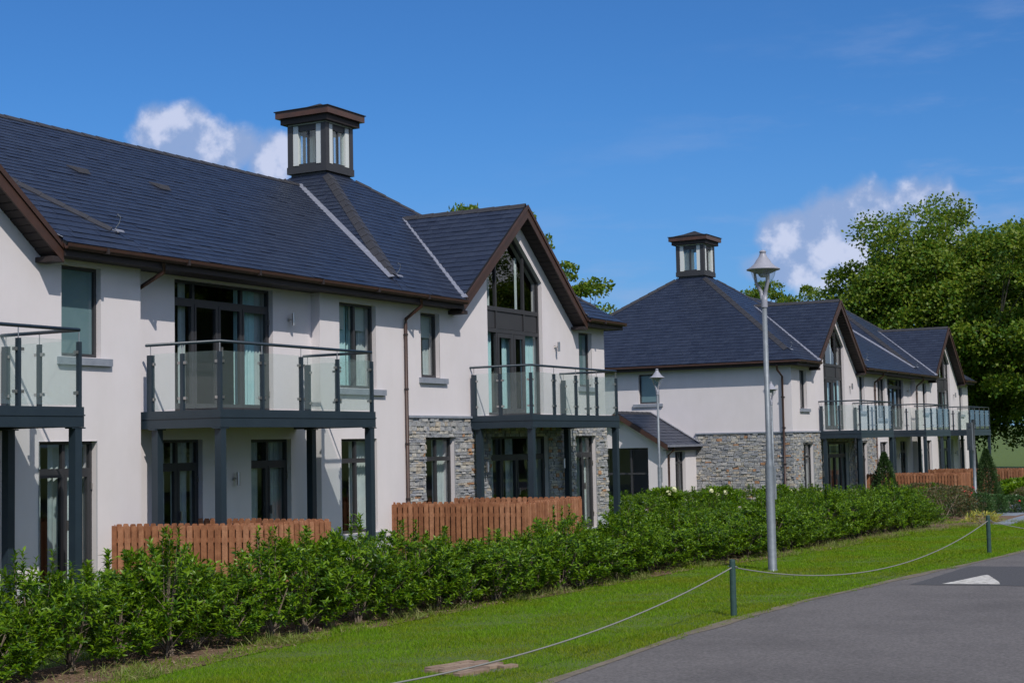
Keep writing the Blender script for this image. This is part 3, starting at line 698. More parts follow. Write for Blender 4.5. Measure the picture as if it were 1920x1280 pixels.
    mb = MB().box(X0+.4, X1-.4, .62, 2*CY-.4, gz(X0)-.1, gz(X0)+.08); link('ground_floor', mb, 'roomfloor', H)
    # --- roof
    R = empty('roof'); R.parent = H; UND[R.name] = MB(); out = []
    cs = [g-.22 for g in gabs]; zc = 0
    rr = (ZR-ZE)/tx
    bY = 2*CY-EAV
    for i, (g, c) in enumerate(zip(gabs, cs)):
        yv = EAV+(GH-ZE)/ty; ap = Vector((c, CY, APZ)); xl = g-HW; xr = g+HW
        n_f = Vector((0, -ty, 1)); n_l = Vector((-tx, 0, 1)); n_r = Vector((tx, 0, 1)); n_b = Vector((0, ty, 1))
        roof_face(R, [(c-AX, EAV, ZE), (xl, EAV, ZE), (g, yv, GH), (xr, EAV, ZE), (c+AX, EAV, ZE), ap], out, 10+i)
        roof_face(R, [(c-AX, bY, ZE), (c+AX, bY, ZE), ap], out, 0, False)
        # end faces
        if i == 0: roof_face(R, [(c-AX, EAV, ZE), (c-AX, bY, ZE), ap], out, 20, X0 > 40)
        else: roof_face(R, [(c-AX, EAV, ZE), (c-AX+.01, EAV+.01, ZE+.01), (c-AX+rr, CY, ZR), ap], out, 21) if False else roof_face_lr(R, (c-AX, EAV, ZE), (c-AX+rr, CY, ZR), ap, -1, out, 21, CY, bY)
        if i == 1: roof_face(R, [(c+AX, EAV, ZE), (c+AX, bY, ZE), ap], out, 0, False)
        else: roof_face_lr(R, (c+AX, EAV, ZE), (c+AX-rr, CY, ZR), ap, 1, out, 22, CY, bY)
        # gable planes
        ng_l = Vector((-(GH-ZE)/HW, 0, 1)); ng_r = Vector(((GH-ZE)/HW, 0, 1))
        roof_face(R, [(xl, YV, ZE), (xl, YV+.16, ZE), (g, yv+.05, GH), (g, YV, GH)], out, 30+i)
        roof_face(R, [(xr, YV, ZE), (xr, YV+.16, ZE), (g, yv+.05, GH), (g, YV, GH)], out, 40+i)
        top = CY
        cut = .62 if i in cup else 0
        ridge_run(R, Vector((c-AX, EAV, ZE)).lerp(ap, .10), ap+(Vector((c-AX, EAV, ZE))-ap)*(cut/AX), n_f, n_l, seed=1)
        ridge_run(R, Vector((c+AX, EAV, ZE)).lerp(ap, .10), ap+(Vector((c+AX, EAV, ZE))-ap)*(cut/AX), n_f, n_r, seed=2)
        ridge_run(R, (c-AX, bY, ZE), ap+(Vector((c-AX, bY, ZE))-ap)*(cut/AX), n_b, n_l, seed=3)
        ridge_run(R, (g, YV, GH), (g, yv-.05, GH), ng_l, ng_r, seed=4)
        lead_run(R, (xl+.05, EAV+.06, ZE+.04), (g-.02, yv-.03, GH-.03), (n_f+ng_l), .17)
        lead_run(R, (xr-.05, EAV+.06, ZE+.04), (g+.02, yv-.03, GH-.03), (n_f+ng_r), .17)
        # verge: barge board and soffit boards
        for s_, xe in ((-1, xl), (1, xr)):
            a = Vector((g, YV-.02, GH-.02)); b = Vector((xe, YV-.02, ZE-.04)); dn = Vector((0, 0, -.26))
            link('barge_board', MB().prism([a, b, b+dn, a+dn*1.12], (0, -.03, 0)), 'brown', R)
            link('verge_strip', MB().prism([a+Vector((0, -.03, .03)), b+Vector((0, -.03, .03)), b+Vector((0, -.03, -.07)), a+Vector((0, -.03, -.07))], (0, -.025, 0)), 'brown', R)
            sb = MB(); n = 26; lo = a+Vector((0, .001, -.25)); ld = b+Vector((0, .001, -.25))
            for k in range(n):
                p = lo.lerp(ld, k/n+.002); q = lo.lerp(ld, (k+1)/n-.004); zz = .004*(k % 2)
                sb.hexa([(p.x, YV-.01, p.z+zz), (q.x, YV-.01, q.z+zz), (q.x, 0.0, q.z+zz), (p.x, 0.0, p.z+zz), (p.x, YV-.01, p.z+.03), (q.x, YV-.01, q.z+.03), (q.x, 0.0, q.z+.03), (p.x, 0.0, p.z+.03)])
            tag(link('soffit_boards', sb, 'dkbrown', R), kind='stuff')
            link('verge_foot', MB().box(min(xe-.02, xe-s_*.22), max(xe+.02, xe-s_*.22), YV-.045, 0, ZE-.30, ZE-.22), 'dkbrown', R)
    # main slope between the pyramids
    xa = cs[0]+AX; xb = cs[1]-AX
    nm = Vector((0, -(ZR-ZE)/(CY-EAV), 1)); nb = Vector((0, (ZR-ZE)/(CY-EAV), 1))
    roof_face(R, [(xa, EAV, ZE), (xb, EAV, ZE), (xb+rr, CY, ZR), (xa-rr, CY, ZR)], out, 50)
    roof_face(R, [(xa, bY, ZE), (xb, bY, ZE), (xb+rr, CY, ZR), (xa-rr, CY, ZR)], out, 0, False)
    ridge_run(R, (xa-rr, CY, ZR), (xb+rr, CY, ZR), nm, nb, seed=6)
    lead_run(R, (xb+.42, EAV+.55, ZE+.34), (xb+rr, CY, ZR), nm+Vector((-tx, 0, 1)), .14); lead_run(R, (xa-.42, EAV+.55, ZE+.34), (xa-rr, CY, ZR), nm+Vector((tx, 0, 1)), .14)
    if X0 < 20:
        for x in (20.61, 22.82): 
            y = 3.0+ .1; z = ZE+(y-EAV)*(ZR-ZE)/(CY-EAV); s = (ZR-ZE)/(CY-EAV)
            link('roof_vent', MB().hexa([(x-.16, y-.16, z-.16*s+.03), (x+.16, y-.16, z-.16*s+.03), (x+.16, y+.16, z+.16*s+.01), (x-.16, y+.16, z+.16*s+.01), (x-.13, y-.1, z+.04), (x+.13, y-.1, z+.04), (x+.15, y+.15, z+.15*s+.03), (x-.15, y+.15, z+.15*s+.03)]), 'ridge', R)
    for x in (xa-.55, xb+.55) + ((cs[0]-AX+.55,) if X0 > 40 else ()):
        zz = ZE+.55*tx; y = EAV+.5
        link('hip_hook', MB().tube([(x, y, zz+.02), (x+.02, y-.06, zz+.1), (x+.02, y-.09, zz+.2), (x+.03, y-.02, zz+.25), (x+.05, y+.02, zz+.2)], .008, 6), 'galv', R)
        link('hip_lead', MB().hexa([(x-.05, y-.06, zz-.04), (x+.1, y-.1, zz-.05), (x+.12, y-.05, zz-.02), (x-.03, y+.0, zz), (x-.05, y-.06, zz-.025), (x+.1, y-.1, zz-.035), (x+.12, y-.05, zz-.005), (x-.03, y+.0, zz+.015)]), 'lead', R)
    link('roof_deck', UND[R.name], 'underlay', R)
    place_pieces(R, 'slate', 'slate', out, 300)
    # --- eaves
    segs = []; e = [cs[0]-AX]+[v for g in gabs for v in (g-HW, g+HW)]+[cs[1]+AX]
    for k in range(0, len(e), 2): segs.append((e[k], e[k+1]))
    for a, b in segs:
        jseg = a < j0 < b
        link('fascia_board', MB().box(a, b, -.40, -.372, ZE-.20, ZE-.02), 'dkbrown', H)
        link('soffit', MB().box(a+.02, b-.02, -.371, jd if jseg else 0, ZE-.185, ZE-.16), 'dkbrown', H)
        gt = MB(); prof = [(-.40, .0), (-.41, -.05), (-.44, -.085), (-.48, -.085), (-.51, -.05), (-.52, .0), (-.50, .0), (-.48, -.06), (-.44, -.07), (-.42, -.04), (-.415, 0)]
        gt.prism([(a-.03, y, ZE+z-.015) for y, z in prof], (b-a+.06, 0, 0)); g_ = link('gutter', gt, 'brown', H)
        x = a+.8
        while x < b: link('gutter_joint', MB().box(x-.025, x+.025, -.528, -.40, ZE-.108, ZE-.012), 'dkbrown', g_); x += 1.9
    for (x, s_) in ((X0, -1), (X1, 1)):
        xo = (cs[0]-AX) if s_ < 0 else (cs[1]+AX)
        a, b = sorted((xo-s_*.08, xo-s_*.05)); link('fascia_board', MB().box(a, b, -.37, bY, ZE-.20, ZE-.02), 'dkbrown', H)
        a, b = sorted((xo-s_*.08, x)); link('soffit', MB().box(a+.002, b, -.35, bY-.1, ZE-.186, ZE-.161), 'dkbrown', H)
        a, b = sorted((xo-s_*.05, xo+s_*.06)); link('gutter', MB().box(a, b, -.5, bY, ZE-.09, ZE-.02), 'brown', H)
    for i in cup: cupola(H, cs[i], CY, Z)
    # --- belt course and stone
    if stones.get('front'):
        a, b = stones['front']; hs = [h for h in allh if a < h[0] < b]; out = []
        zb_ = 2.70+Z; z0 = stones['z0']
        link('belt_course', MB().box(a-.02, b+.05, -.075, 0, zb_, zb_+.05), 'sill', H)
        m_ = MB(); wall_grid(m_, lambda u, d, z: (u, d-.008, z), a, b, z0, zb_, hs, .008); tag(link('mortar_backing', m_, 'mortar', H), kind='stuff')
        stone_pieces(lambda u, d, z: (u, d-.008, z), a, b, z0, zb_-.002, hs, out, 5)
        if stones.get('side'):
            y1 = stones['side']; Ps = lambda u, d, z: (X0+d-.008, u, z)
            link('belt_course', MB().box(X0-.075, X0, -.07, y1, zb_, zb_+.05), 'sill', H)
            m_ = MB(); wall_grid(m_, Ps, -.0, y1, z0, zb_, [], .008); link('mortar_backing', m_, 'mortar', H)
            stone_pieces(Ps, -.04, y1, z0, zb_-.002, [], out, 6)
        place_pieces(H, 'stone', 'stone', out, 300)
    pl = [(X0, j0), (j1, X1)]
    zpl = stones['zp']
    for a, b in pl:
        m_ = MB(); wall_grid(m_, lambda u, d, z: (u, d-.02, z), a, b, zw0, zpl, [h for h in allh if a < h[0] < b and h[2] < zpl], .02); link('plinth', m_, 'plinth', H)
    return H
def roof_face_lr(R, corner, rp, ap, s_, out, seed, CY, bY):
    """sloping side of a pyramid above the main ridge: horizontal courses run along y"""
    corner = Vector(corner); rp = Vector(rp); ap = Vector(ap)
    Ue = Vector((0, 1, 0)); d = Vector((ap.x-corner.x, 0, ap.z-corner.z)).normalized(); P0 = corner
    n = Ue.cross(d); n = n if n.z > 0 else -n
    back = Vector((corner.x, bY, corner.z))
    UND[R.name].prism([Vector(p)-n*.004 for p in (corner, back, ap)], -n*.05)
    poly = [((Vector(p)-P0).dot(Ue), (Vector(p)-P0).dot(d)) for p in (corner, rp, Vector((rp.x, rp.y+.6, rp.z+.0)), ap)]
    poly[2] = (poly[1][0]+.9, poly[1][1]+.02)
    slate_pieces(P0, Ue, d, poly, out, seed)

def block(g, Z, frosted=None, left_over=None):
    T = 1.82+Z; o = []
    c2 = [(.0, 1, 'curtain_grey')]
    o.append(dict(H=(g-4.32, g-3.56, 3.58+Z, 4.98+Z), cols=1, sill=(g-4.41, g-3.30), curt=[(0, 1, 'blind'), (.72, 1, 'curtain_grey')]))
    rw = left_over or (g+3.36, g+4.10, 3.56+Z, 4.97+Z)
    o.append(dict(H=rw, cols=1, sill=(rw[0]-.09, rw[1]+.2), curt=[(0, 1, 'frost')]))
    o.append(dict(H=(g-4.24, g-3.0, -.1+Z, 2.28+Z), cols=2, trans=T, curt=[(0, .4, 'curtain_grey'), (.6, 1, 'curtain_grey')]))
    o.append(dict(H=(g+3.0, g+4.22, -.1+Z, 2.28+Z), cols=2, trans=T, curt=[(.02, .25, 'curtain_grey'), (.4, 1, 'curtain_grey')], door=True))
    o.append(dict(H=(g-1.41, g+1.50, -.1+Z, 2.28+Z), cols=[0, .24, .5, .76, 1], trans=T, door=True, curt=[(0, .22, 'curtain_grey'), (.42, .55, 'curtain_grey'), (.8, 1, 'curtain_grey')]))
    return o
op1 = block(13.65, 0, left_over=(17.12, 17.97, 3.60, 5.03))+block(31.86, 0)
op1 = [o for o in op1 if o['H'][0] > 8.6]
op1 += [dict(H=(24.53, 25.82, 3.28, 4.99), cols=2, sill=(24.41, 26.09), curt=[(0, .38, 'blind'), (.5, .92, 'blind'), (.25, .48, 'curtain_teal'), (.52, .62, 'curtain_teal'), (.8, 1, 'curtain_grey')]),
        dict(H=(24.55, 25.80, .39, 2.27), cols=2, trans=1.84, sill=(23.95, 26.0), curt=[(0, .3, 'curtain_grey'), (.55, 1, 'curtain_grey')]),
        dict(H=(19.95, 22.68, 2.78, 5.07), plane='j', cols=[0, .215, .46, .71, 1], trans=4.72, door=True, curt=[(0, .12, 'curtain_teal'), (.16, .21, 'curtain_grey'), (.72, .93, 'curtain_teal'), (.93, 1, 'curtain_grey')]),
        dict(H=(19.53, 20.66, -.1, 2.29), plane='j', cols=2, trans=1.85, door=True, curt=[(0, .4, 'curtain_grey'), (.55, .95, 'curtain_grey')]),
        dict(H=(22.0, 23.2, -.1, 2.28), plane='j', cols=2, trans=1.85, door=True, curt=[(.05, .45, 'curtain_grey'), (.6, 1, 'curtain_grey')])]
H1 = build_house('terrace_house', 'nearest white rendered house with dark slate roof, stone clad right end and three glass balconies', 0, (13.65, 31.86), 8.25, 36.75,
                 (18.88, 23.88, .21), dict(front=(26.95, 36.75), z0=.2, zp=.2), op1, (1,), 'terraces of white and stone houses')
Z2 = -.38
op2 = block(57.65, Z2)+block(75.95, Z2)
for o in op2:                                     # no timber fence in the way: same fittings
    pass
op2 += [dict(H=(63.8, 65.0, 3.28+Z2, 4.97+Z2), cols=2, sill=(63.7, 65.25), curt=[(.0, 1, 'curtain_grey')]),
        dict(H=(63.85, 65.05, -.1+Z2, 2.27+Z2), cols=2, trans=1.84+Z2, curt=[(.0, 1, 'curtain_grey')]),
        dict(H=(66.2, 68.9, 2.78+Z2, 5.05+Z2), plane='j', cols=[0, .23, .5, .77, 1], trans=4.72+Z2, door=True, curt=[(0, .2, 'curtain_grey'), (.8, 1, 'curtain_grey')]),
        dict(H=(68.05, 69.2, -.1+Z2, 2.27+Z2), plane='j', cols=2, trans=1.84+Z2, door=True, curt=[(0, .5, 'curtain_grey')]),
        dict(H=(65.75, 66.9, -.1+Z2, 2.27+Z2), plane='j', cols=2, trans=1.84+Z2, door=True, curt=[(0, .5, 'curtain_grey')])]
H2 = build_house('terrace_house', 'farther white rendered house with a stone clad side wall and a low slate roofed porch', Z2, (57.65, 75.95), 52.37, 81.3,
                 (65.3, 70.25, .21), dict(front=(52.37, 63.15), side=3.72, z0=-.2, zp=-.2), op2, (0,), 'terraces of white and stone houses')
for x0, x1 in ((11.35, 15.97), (18.96, 23.38), (29.56, 34.14)): balcony(H1, x0, x1, 0, back=.2 if x0 == 18.96 else -.01)
for x0, x1 in ((55.45, 60.05), (65.35, 69.95), (74.2, 78.8)): balcony(H2, x0, x1, Z2, back=.2 if x0 == 65.35 else -.01)
Pj = lambda u, d, z: (u, d+.21, z)
light_fitting(H1, Pj, 23.16, 4.55); light_fitting(H1, Pj, 21.49, 1.58); light_fitting(H2, Pj, 69.55, 4.55+Z2); light_fitting(H2, Pj, 67.45, 1.6+Z2)
Pf = lambda u, d, z: (u, d-.05, z)
light_fitting(H1, Pf, 30.05, 1.6); light_fitting(H1, Pf, 33.9, 1.6); light_fitting(H2, Pf, 59.6, 1.6+Z2); light_fitting(H2, lambda u, d, z: (u, d, z), 77.9, 1.6+Z2)
downpipe(H1, 18.95, .21, 0); downpipe(H1, 26.86, 0, 0, xo=.02)
downpipe(H2, 63.2, 0, Z2); downpipe(H2, 70.3, 0, Z2, xo=-.25)
p = link('downpipe', MB().tube([(51.86, .35, 5.1+Z2), (51.9, .35, 4.95+Z2), (52.27, .3, 4.72+Z2), (52.27, .3, -.6)], .04, 10), 'brown', H2, smooth=True)
for z in (3.6, 2.5, 1.2, .1): link('pipe_bracket', MB().box(52.22, 52.37, .25, .35, z-.02, z+.02), 'dkbrown', p)

# side wall of the farther house, with its window, and the porch
Ps = lambda u, d, z: (52.37+d, u, z)
mb = MB(); sw = (5.14, 5.98, 3.52, 4.62); wall_grid(mb, Ps, 0, 10.6, -.8, 5.14+Z2, [sw], .3); link('side_wall', mb, 'render', H2)
window(H2, Ps, sw, 1, sill=(5.0, 6.2), curtain=[(0, 1, 'frost')])
yp, xp = 3.72, 49.55; ye, yr, zr_ = 3.52, 5.5, 3.16; ze = 1.96; zg = gz(50)-.3
pw = MB(); Pp = lambda u, d, z: (xp+d, u, z); big = (4.42, 6.58, .02, 1.88)
wall_grid(pw, Pp, yp, 7.28, zg, 1.95, [big], .25)
pw.poly([(xp, yp, 1.95), (xp, 7.28, 1.95), (xp, yr, 3.05)])
Pq = lambda u, d, z: (u, yp+d, z); nar = (50.35, 51.3, -.25, 1.72)
wall_grid(pw, Pq, xp, 52.36, zg, 1.9, [nar], .25); pw.quad((xp, 7.28, zg), (52.36, 7.28, zg), (52.36, 7.28, 1.9), (xp, 7.28, 1.9))
link('porch_wall', pw, 'render', H2)
window(H2, Pp, big, 3, None, depth=.16, fr=.05); window(H2, Pq, nar, 2, 1.32, depth=.12, curtain=[(.1, .9, 'curtain_grey')])
link('window_bar', MB().box(xp+.155, xp+.22, 4.47, 6.53, .93, 1.0), 'frame', H2)
link('sill', MB().box(xp-.06, xp+.1, 4.3, 6.7, -.1, .01), 'sill', H2)
link('porch_floor', MB().box(xp+.1, 52.3, yp+.1, 7.2, zg, gz(50)), 'roomfloor', H2); link('porch_lining', MB().box(52.2, 52.3, yp+.3, 7.2, gz(50), 1.9), 'room', H2)
PR = empty('porch_roof'); PR.parent = H2; UND[PR.name] = MB(); out = []
roof_face(PR, [(xp-.3, ye, ze), (52.35, ye, ze), (52.35, yr, zr_), (xp-.3, yr, zr_)], out, 71)
roof_face(PR, [(xp-.3, 2*yr-ye, ze), (52.35, 2*yr-ye, ze), (52.35, yr, zr_), (xp-.3, yr, zr_)], out, 72, False)
place_pieces(PR, 'slate', 'slate', out, 60); link('roof_deck', UND[PR.name], 'underlay', PR)
sl = (zr_-ze)/(yr-ye); ridge_run(PR, (xp-.3, yr, zr_), (52.35, yr, zr_), (0, -sl, 1), (0, sl, 1))
lead_run(PR, (52.28, ye+.05, ze+.06), (52.28, yr, zr_+.02), (0, -sl, 1), .14, 'lead_flashing')
for s_ in (1, -1):
    a = Vector((xp-.32, yr, zr_-.01)); b = Vector((xp-.32, yr-s_*(yr-ye), ze-.01)); link('barge_board', MB().prism([a, b, b+Vector((0, 0, -.17)), a+Vector((0, 0, -.19))], (-.03, 0, 0)), 'brown', PR)
    a = a+Vector((0, 0, -.17)); b = b+Vector((0, 0, -.17)); link('soffit', MB().prism([a, b, b+Vector((0, 0, .02)), a+Vector((0, 0, .02))], (.32, 0, 0)), 'dkbrown', PR)
link('gutter', MB().box(xp-.33, 52.36, ye-.1, ye, ze-.07, ze+.01), 'lead', PR); link('fascia_board', MB().box(xp-.3, 52.36, ye+.001, ye+.03, ze-.2, ze-.02), 'dkbrown', PR)
link('soffit', MB().box(xp-.3, 52.36, ye+.031, yp-.001, ze-.19, ze-.17), 'dkbrown', PR)
link('downpipe', MB().tube([(xp+.1, ye-.05, ze-.05), (xp+.1, ye-.05, ze-.18), (xp+.1, yp-.05, ze-.35), (xp+.1, yp-.05, gz(50))], .035, 10), 'brown', H2, smooth=True)

# ------------------------------------------------------------------ fences
def fence(pts, top, label, pitch=.118, w=.088):
    c = pts[1]; F_ = empty('picket_fence', (c[0], c[1], gz(c[0])), label=label, cat='fence', group='timber patio fences')
    C0 = Vector(F_.location); r = random.Random(int(pts[0][0]*10)); h = top-gz(c[0])+.02
    def picket(hh, wd, rr):
        rad = .02; n = 3; prof = [(-wd/2, 0), (wd/2, 0), (wd/2, hh-.02), (wd/2-.006, hh-.007), (wd/2-.02, hh), (-wd/2+.02, hh), (-wd/2+.006, hh-.007), (-wd/2, hh-.02)]
        return MB().prism([(x, -.009, z) for x, z in prof], (0, .018, 0)).mesh('picket')
    mesh_v = []
    for k in range(5):
        m_ = picket(h+r.uniform(-.006, .006), w+r.uniform(-.003, .003), r); m_.materials.append(MT['wood']); mesh_v.append(m_)
    for (a, b) in zip(pts, pts[1:]):
        a = Vector((*a, 0)); b = Vector((*b, 0)); d = (b-a); ln = d.length; d.normalize(); nrm = Vector((-d.y, d.x, 0)); ang = math.atan2(d.y, d.x)
        n = int(ln/pitch)
        for i in range(n+1):
            p = a+d*(i*ln/n); link('picket', mesh_v[r.randrange(5)], None, F_, Vector((p.x, p.y, C0.z))+nrm*.028-C0, (r.uniform(-.006, .006), r.uniform(-.008, .008), ang))
            p = a+d*((i+.5)*ln/n)
            if i < n: link('picket', mesh_v[r.randrange(5)], None, F_, Vector((p.x, p.y, C0.z-.03))-nrm*.028-C0, (0, 0, ang))
        for hz_ in (.22, h-.26):
            s = MB().beam(a-C0+Vector((0, 0, C0.z+hz_)), b-C0+Vector((0, 0, C0.z+hz_)), .036, .07); link('rail', s, 'wood', F_)
        for e in (a,):
            s = MB().box(-.04, .04, -.04, .04, 0, h-.05); link('post', s, 'wood', F_, e-C0+Vector((0, 0, C0.z)))
    return F_
# offsets so that rows are set as in the photo: a side panel, a front panel and the far side panel
fence([(18.20, .15), (18.95, -2.62), (20.25, -2.75), (20.15, -.2)], .93, 'timber picket fence round the patio under the nearest full balcony, behind the hedge')
fence([(26.35, .0), (26.75, -2.95), (29.3, -2.85), (28.75, -.1)], .93, 'timber picket fence round the patio in front of the stone clad gable')
fence([(60.75, -.3), (60.9, -3.95), (62.5, -3.95), (62.5, -.3)], .60, 'timber picket fence behind the first conical conifer, nearer of the two at the far house')
fence([(67.2, -1.2), (66.6, -5.25), (68.6, -5.4), (68.6, -1.2)], .62, 'timber picket fence at the end of the far house, behind the metal sign post')

# ------------------------------------------------------------------ street furniture
def lamp_post(loc, label, s=1.0):
    o = empty('street_lamp', loc, label=label, cat='street lamp', group='galvanised street lamps')
    P = [link('column', MB().lathe([(.095, 0), (.085, .02), (.074, .04), (.074, 1.74), (.066, 1.80), (.048, 1.88), (.042, 4.5), (0, 4.5)], n=20), 'galv', o, smooth=True),
         link('door_cover', MB().box(-.045, .045, -.098, -.06, 1.2, 1.75), 'galv', o, rot=(0, 0, .9)),
         link('collar', MB().lathe([(.045, 4.44), (.056, 4.45), (.056, 4.62), (.05, 4.66), (.0, 4.68)], n=16), 'lampgrey', o, smooth=False),
         link('shade', MB().lathe([(.0, 5.02), (.13, 5.03), (.235, 5.075), (.285, 5.09), (.285, 5.103), (.21, 5.145), (.15, 5.20), (.115, 5.26), (.11, 5.265), (.105, 5.27), (.075, 5.31), (.055, 5.36), (.05, 5.385), (.06, 5.39), (.055, 5.41), (.03, 5.43), (0, 5.435)], n=28), 'lampgrey', o, smooth=True),
         link('bowl', MB().lathe([(.21, 5.07), (.195, 5.0), (.16, 4.92), (.11, 4.85), (.05, 4.81), (0, 4.80)], n=24), 'lampglass', o, smooth=True),
         link('bulb_housing', MB().lathe([(.09, 5.05), (.085, 5.0), (.05, 4.965), (0, 4.96)], n=16), 'lampgrey', o, smooth=True)]
    for k in range(3):
        t = 2.0+k*2*math.pi/3; cx, sx = math.cos(t), math.sin(t)
        P.append(link('arm', MB().tube([(.02*cx, .02*sx, 4.58), (.05*cx, .05*sx, 4.72), (.13*cx, .13*sx, 4.88), (.15*cx, .15*sx, 5.06)], [.04, .034, .026, .024], 8), 'lampgrey', o, smooth=True))
    for q in P: kid(o, q)
    o.scale = (s, s, s); return o
L1 = lamp_post((24.4, -8.85, -.1), 'tall galvanised street lamp standing on the lawn in front of the hedge', 5.4/5.435)
l2 = copy_tree(L1, tuple(to_dist(1238, 936, 52)[:2])+(-.42,), scale=.925); l2['label'] = 'small looking street lamp beside the porch of the farther house'
l3 = copy_tree(L1, tuple(to_dist(1452, 936, 52)[:2])+(-.42,), scale=.83); l3['label'] = 'farthest street lamp, half hidden behind the tall lamp column'
sp = empty('sign_post', (53.4, -6.1, gz(53)), label='grey galvanised pole with a traffic sign seen edge on', cat='sign')
link('pole', MB().tube([(-.05, 0, 0), (0.0, 0, 3.05)], .055, 12), 'galv', sp, smooth=True)
link('sign_plate', MB().box(-.30, .30, -.012, .012, 2.0, 2.95), 'galv', sp, loc=(-.06, .11, 0), rot=(0, 0, .52)); link('sign_clip', MB().box(-.18, .06, -.03, .03, 2.76, 2.82).box(-.18, .06, -.03, .03, 2.1, 2.16), 'galv', sp, rot=(0, 0, -1.05))

def bollard(loc, label):
    o = empty('rope_bollard', loc, label=label, cat='bollard', group='low green posts carrying the rope')
    link('post', MB().lathe([(.04, 0), (.038, .68), (.034, .705), (.0, .712)], n=14), 'bollard', o, smooth=False)
    link('eye_bolt', MB().tube([(-.01, -.04, .62), (-.01, -.062, .62), (.015, -.066, .60)], .007, 6).tube([(.0, .04, .62), (0, .058, .62)], .007, 6), 'steel', o)
    return o
B = [(6.6, -10.25, -.1), (18.03, -10.55, -.1), (29.02, -11.45, -.1), (40.5, -13.2, gz(40.5))]
lab = ['green rope post left of the view', 'nearer dark green rope post at the road edge', 'farther dark green rope post beside the planting bed', 'green rope post right of the view']
for b, l_ in zip(B, lab):
    if l_.startswith(('nearer', 'farther')): bollard(b, l_)
def rope(a, b, sag, label):
    a = Vector(a)+Vector((0, 0, .61)); b = Vector(b)+Vector((0, 0, .61)); pts = []
    for i in range(41): t = i/40; p = a.lerp(b, t); p.z -= sag*4*t*(1-t); pts.append(p)
    tag(link('rope', MB().tube(pts, .008, 6), 'rope', smooth=True), label, 'rope', 'grey ropes slung between the green posts')
bollard(B[0], 'green rope post outside the left edge') if False else None
rope(B[0], B[1], .40, 'grey rope sagging across the lawn to the left of the nearer green post')
rope(B[1], B[2], .44, 'grey rope slung in a deep curve between the two green posts')
rope(B[2], B[3], .42, 'grey rope running off to the right from the farther green post')

# ------------------------------------------------------------------ plants
def shrub_meshes(seed, H=1.1, R=.42, ntw=135, lf=15, lead=4):
    rg = np.random.default_rng(seed); rr = random.Random(seed)
    # stems
    st = MB(); tips = []
    for k in range(6):
        t = rr.uniform(0, 6.28); a = rr.uniform(.05, .34); h = H*rr.uniform(.7, 1.0); p0 = Vector((rr.uniform(-.06, .06), rr.uniform(-.06, .06), -.05))
        p1 = Vector((math.cos(t)*a*.35, math.sin(t)*a*.35, h*.35)); p2 = Vector((math.cos(t)*a*1.1, math.sin(t)*a*1.1, h*.95))
        st.tube([p0, p1, p2], [.016, .011, .004], 5); tips.append((p1, p2))
        for q in range(3):
            f = rr.uniform(.15, .8); b = p0.lerp(p1, f) if f < .5 else p1.lerp(p2, f-.3); t2 = rr.uniform(0, 6.28); st.tube([b, b+Vector((math.cos(t2)*.22, math.sin(t2)*.22, rr.uniform(.1, .3)))], [.006, .003], 4)
    # twigs
    u = rg.uniform(0, 1, ntw); th = rg.uniform(0, 2*np.pi, ntw); z = H*(.10+.86*rg.uniform(0, 1, ntw)**.85)
    prof = R*np.sqrt(np.clip(1-((z/H-.52)/.62)**2, .05, 1))*(1+.15*np.sin(th*3+seed)); rad = prof*np.sqrt(rg.uniform(.25, 1, ntw))
    B0 = np.stack([rad*np.cos(th), rad*np.sin(th), z], 1); out = np.stack([np.cos(th), np.sin(th), np.full(ntw, 0)], 1)
    D = out*.55+rg.normal(size=(ntw, 3))*.22+np.array([0, 0, .75]); D /= np.linalg.norm(D, axis=1, keepdims=True); TL = rg.uniform(.12, .24, ntw)
    nl = rr.randrange(max(1, lead-1), lead+2)
    for k in range(nl):                                  # leader shoots that stick out of the top
        a = rg.uniform(0, 6.28); r0 = rg.uniform(0, R*.6)
        for s_ in range(3):
            B0 = np.vstack([B0, [[r0*np.cos(a), r0*np.sin(a), H*.82+.14*s_]]]); D = np.vstack([D, [[.08*np.cos(a*3), .08*np.sin(a*3), 1]]]); TL = np.append(TL, .17)
        st.tube([(r0*.6*np.cos(a), r0*.6*np.sin(a), H*.5), (r0*np.cos(a), r0*np.sin(a), H*.82+.36)], [.006, .003], 4)
    n = len(B0); k = np.tile(np.arange(lf), n); i = np.repeat(np.arange(n), lf); f = (k+.5)/lf
    P = B0[i]+D[i]*(TL[i]*f)[:, None]; az = k*2.4+rg.uniform(0, 6.28, n)[i]
    A = np.cross(D, np.tile([[.3, .1, .9]], (n, 1))); A /= np.linalg.norm(A, axis=1, keepdims=True)+1e-9; Bb = np.cross(D, A)
    rdir = A[i]*np.cos(az)[:, None]+Bb[i]*np.sin(az)[:, None]; ld = rdir*(.95-.45*f)[:, None]+D[i]*(.25+.7*f)[:, None]+rg.normal(size=(len(P), 3))*.16
    Nn = D[i]+rg.normal(size=(len(P), 3))*.25+rdir*-.1
    V, Fc = leaf_arrays(P, ld, Nn, rg.uniform(.06, .108, len(P)), rg.uniform(.024, .037, len(P)), .35, .22)
    return st.mesh('stem'), np_mesh('foliage', V, Fc)
SHR = []
for s_ in range(8):
    a, b = shrub_meshes(s_+1, H=[1.0, 1.08, .95, 1.12, 1.02, 1.16, .98, 1.05][s_]); a.materials.append(MT['stem']); b.materials.append(MT['laurel']); SHR.append((a, b))
def shrub(x, y, k, rz, sc, label, group, z=None):
    o = empty('laurel_shrub', (x, y, gz(x) if z is None else z), rz, label=label, cat='shrub', group=group)
    o.scale = (sc[0], sc[0], sc[1]) if isinstance(sc, tuple) else (sc,)*3
    link('stem', SHR[k][0], None, o); link('foliage', SHR[k][1], None, o); return o
